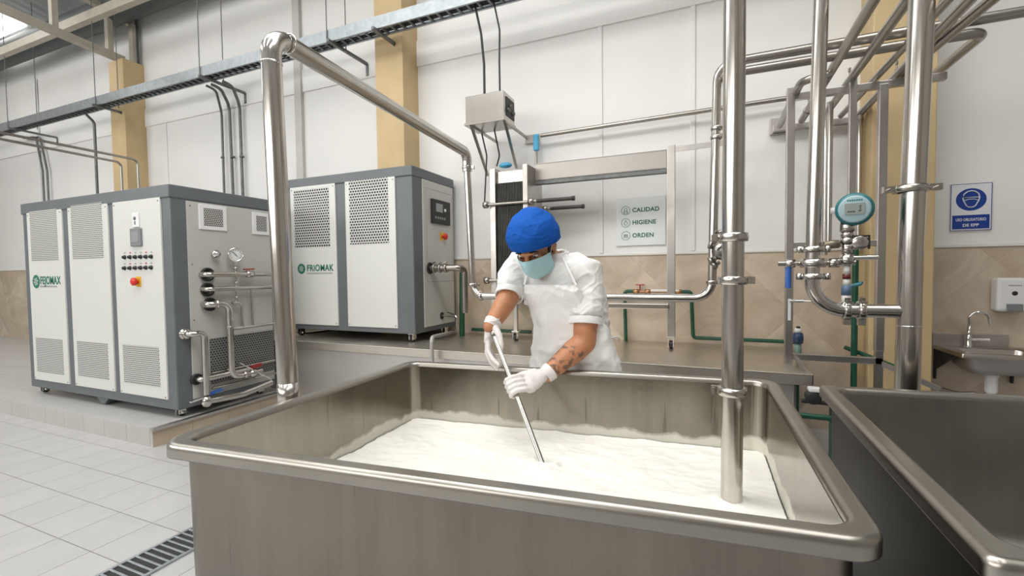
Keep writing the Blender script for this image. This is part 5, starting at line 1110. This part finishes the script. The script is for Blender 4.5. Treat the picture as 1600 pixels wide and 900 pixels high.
# apron: bib and skirt wrapped on the front
ap = MB(); G_ = []; N_ = 90
arows = [(.46, hip+V((0, .0, .46-hip.z)), .235, .155, 1.5), (.60, hip+V((0, 0, .60-hip.z)), .235, .155, 1.55), (.75, RC[0]+V((0, 0, -.05)), .24, .160, 1.62), (.92, RC[1], .238, .158, 1.74), (1.02, RC[2], .212, .142, 1.62), (1.12, RC[3], .194, .138, 1.40), (1.22, RC[4], .204, .145, 1.05), (1.29, RC[5]+V((0, 0, -.02)), .215, .155, .80), (1.335, RC[5]+V((0, -.004, .025)), .214, .155, .62)]
for z, c, a, b, half in arows:
    row = []
    for i in range(N_+1):
        t_ = (i/N_*2-1)*half; sx__, cy__ = math.sin(t_), math.cos(t_)
        p = c+rgt*math.copysign(abs(sx__)**.85, sx__)*a+fwd*math.copysign(abs(cy__)**.85, cy__)*b; p.z = z if z < 1.0 else p.z
        fl = (.008*noise.noise(V((t_*2.6, z*3, 2)))+(.010*math.sin(t_*8+z*4+1.5*noise.noise(V((z*4, t_, 0)))) if z < 1.2 else .003*math.sin(t_*5+z*9)))*(1 if z < .98 else .6)
        p += (rgt*sx__+fwd*cy__)*fl
        row.append(p)
    G_.append(row)
# refine rows by linear interpolation
GG = []
for r0, r1 in zip(G_[:-1], G_[1:]):
    for k in range(9): GG.append([p.lerp(q, k/9) for p, q in zip(r0, r1)])
GG.append(G_[-1])
for r_ in GG:
    for i, p in enumerate(r_):
        d = V((p.x-hip.x, p.y-hipY, 0)); d = d.normalized() if d.length > 0 else d
        q = noise.noise(V((p.x*7+p.z*6, p.y*6, p.z*7))); q2 = noise.noise(V((p.x*15-p.z*9, p.y*9, p.z*12+5)))
        r_[i] = p+d*(.004+.006*noise.noise(V((p.x*6, p.y*6, p.z*5)))+.009*max(0, 1-abs(q)*4)**1.5+.004*max(0, 1-abs(q2)*4)**1.5)
# keep the cloth clear of the vat's back rim
for r_ in GG:
    for i, p in enumerate(r_):
        lim = 1.972+(p.x+1.415)*.0956+.012
        if p.z < .97 and p.y < lim: r_[i] = V((p.x, lim, p.z))
ap.loft(GG, close=False); bk = [[V((p.x+(hip.x-p.x)*.02, p.y+(hipY-p.y)*.02, p.z)) for p in r] for r in GG]; ap.loft(bk[::-1], close=False)
apo = ap.build('apron', APRON, wk)
st = MB()
for sg, i_ in ((-1, 0), (1, N_)): st.sweep([GG[-1][i_], RC[-2]+rgt*sg*.085+fwd*.085+V((0, 0, .025)), RC[-1]+rgt*sg*.072+V((0, 0, .022)), RC[-1]-fwd*.07+V((0, 0, .03))], .003, 8, True, 2.4, .6)
st.build('neck_strap', APRON, apo)
kt = MB(); kp = RC[3]-fwd*.10+rgt*.15; kt.ell(kp+V((0, -.03, -.06)), .018, .014, .012); kt.tube([kp+V((0, -.03, -.06)), kp+V((.03, -.02, -.13)), kp+V((.035, 0, -.22))], .004, .03, 6); kt.tube([kp+V((0, -.03, -.06)), kp+V((.05, -.01, -.045)), kp+V((.045, 0, -.08))], .004, .02, 6); kt.build('apron_tie', APRON, apo)
# pocket cloth (dark) at the hip
# gloves
def hand(name, wrist, G, a, cdir, thumb=1, k=1.0, spread=.021, extend=None):
    a = V(a).normalized(); b = wrist-G; b = (b-a*b.dot(a)).normalized(); c = a.cross(b)
    if c.dot(V(cdir)) < 0: c = -c
    h = MB(); kn = []
    for i in range(4):
        s_ = (i-1.5)*spread*k; L_ = (1., 1.05, 1., .86)[i]
        P = [(.060, .010), (.030, .026), (-.002, .0285), (-.024, .012), (-.024, -.010), (-.006, -.023), (.008, -.022)]
        if extend is not None and i == extend: P = [(.060, .010), (.034, .030), (.0, .034), (-.01, .034)]; 
        pts = [G+a*s_+b*x*k*(1 if x > .02 else L_)+c*y*k for x, y in P]
        if extend is not None and i == extend:
            sg = 1 if s_ > 0 else -1; pts = [pts[0], pts[1], G+a*(s_+sg*.03)+b*.022+c*.027, G+a*(s_+sg*.058)+b*.012+c*.024]
            closed(h, pts, [.0115, .0105, .0095, .0085], 10)
        else: closed(h, pts, [x*k for x in (.0120, .0112, .0104, .0102, .0096, .0090, .0084)], 10)
        kn.append(pts[0])
    mid = G+b*.060*k+c*.012*k
    wdir = (wrist-mid)
    # palm: flattened slab from the knuckle row to the wrist
    h.loft([[mid+a*x*.046*k+c*y*.017*k-b*.012*k for x, y in circ()], [mid+a*x*.047*k+c*y*.019*k+b*.01*k for x, y in circ()], [mid+a*x*.043*k+c*y*.020*k+wdir*.45 for x, y in circ()], [wrist+a*x*.031+c*y*.027 for x, y in circ()], [wrist+wdir.normalized()*.03+a*x*.032+c*y*.031 for x, y in circ()]], cap0=True, cap1=True)
    # thumb leaves the side of the palm near its base and closes round the rod
    tb = mid+wdir*.55+a*thumb*.030*k; closed(h, [tb, G+b*.052*k+a*thumb*.050*k-c*.006*k, G+b*.018*k+a*thumb*.048*k-c*.020*k, G-b*.010*k+a*thumb*.036*k-c*.024*k], [.017*k, .0135*k, .0115*k, .0095*k], 10)
    o = remesh(h, name, GLOVE, wk, .0035, 3, lambda cc_, n_: .0012*noise.noise(cc_*45))
    d = (wrist-mid).normalized(); m = MB(); return o, d
def circ(n=20): return [(math.cos(2*math.pi*k/n), math.sin(2*math.pi*k/n)) for k in range(n)]
gL = rT+(rB_-rT)*.455; gR = rT+(rB_-rT)*.10
camd = (CAM-gL).normalized()
o, d = hand('glove', wrL+(gL-wrL)*.10, gL, rd, camd, thumb=-1, k=1.05)
m = MB(); q = wrL; dd = (elL-wrL).normalized(); m.lathe(q-dd*.02, dd, [(0, .037), (.02, .0405), (.036, .043), (.039, .042), (.035, .040)], 24); m.build('glove_cuff', GLOVE, wk)
# right hand: fingers point down along the rod, thumb on the other side, rod end standing out between them
h = MB(); rod_at = lambda f_: rT+(rB_-rT)*f_
ry_ = rT.y
kn = [PY(763, 533, ry_+.000), PY(762, 534, ry_+.024), PY(762, 534, ry_+.047), PY(763, 531, ry_+.068)]
m1 = [PY(763, 550, ry_-.018), PY(761, 552, ry_+.008), PY(762, 550, ry_+.035), PY(764, 545, ry_+.06)]
m2 = [PY(771, 563, ry_-.032), PY(768, 567, ry_-.006), PY(768, 563, ry_+.020), PY(770, 555, ry_+.045)]
tp = [PY(780, 570, ry_-.040), PY(777, 576, ry_-.012), PY(777, 569, ry_+.012), PY(777, 558, ry_+.030)]
for k in range(4): closed(h, [kn[k], m1[k], m2[k], tp[k]], [.0135, .012, .0112, .0098] if k < 3 else [.0125, .011, .0100, .009], 10)
pc = PY(767, 523, ry_+.034); wd_ = (pc-wrR).normalized()
def pl(c, a, b): return [c+V((math.cos(t_)*a, 0, math.sin(t_)*a*.3))+V((0, math.sin(t_)*b, 0)) for t_ in [2*math.pi*k/20 for k in range(20)]]
h.loft([pl(wrR-wd_*.03, .037, .036), pl(wrR+wd_*.01, .032, .033), pl(wrR.lerp(pc, .55), .030, .040), pl(pc, .028, .048), pl(PY(765, 533, ry_+.034), .019, .046)], cap0=True, cap1=True)
closed(h, [PY(772, 510, ry_+.015), PY(780, 524, ry_-.006), PY(783, 539, ry_-.020), PY(782, 552, ry_-.034)], [.020, .0155, .0125, .0105], 10)
remesh(h, 'glove', GLOVE, wk, .0035, 3, lambda cc_, n_: .0012*noise.noise(cc_*45))
m = MB(); dd = (elR-wrR).normalized(); m.lathe(wrR-dd*.02, dd, [(0, .036), (.02, .041), (.034, .0435), (.037, .041), (.03, .038)], 24); m.build('glove_cuff', GLOVE, wk)
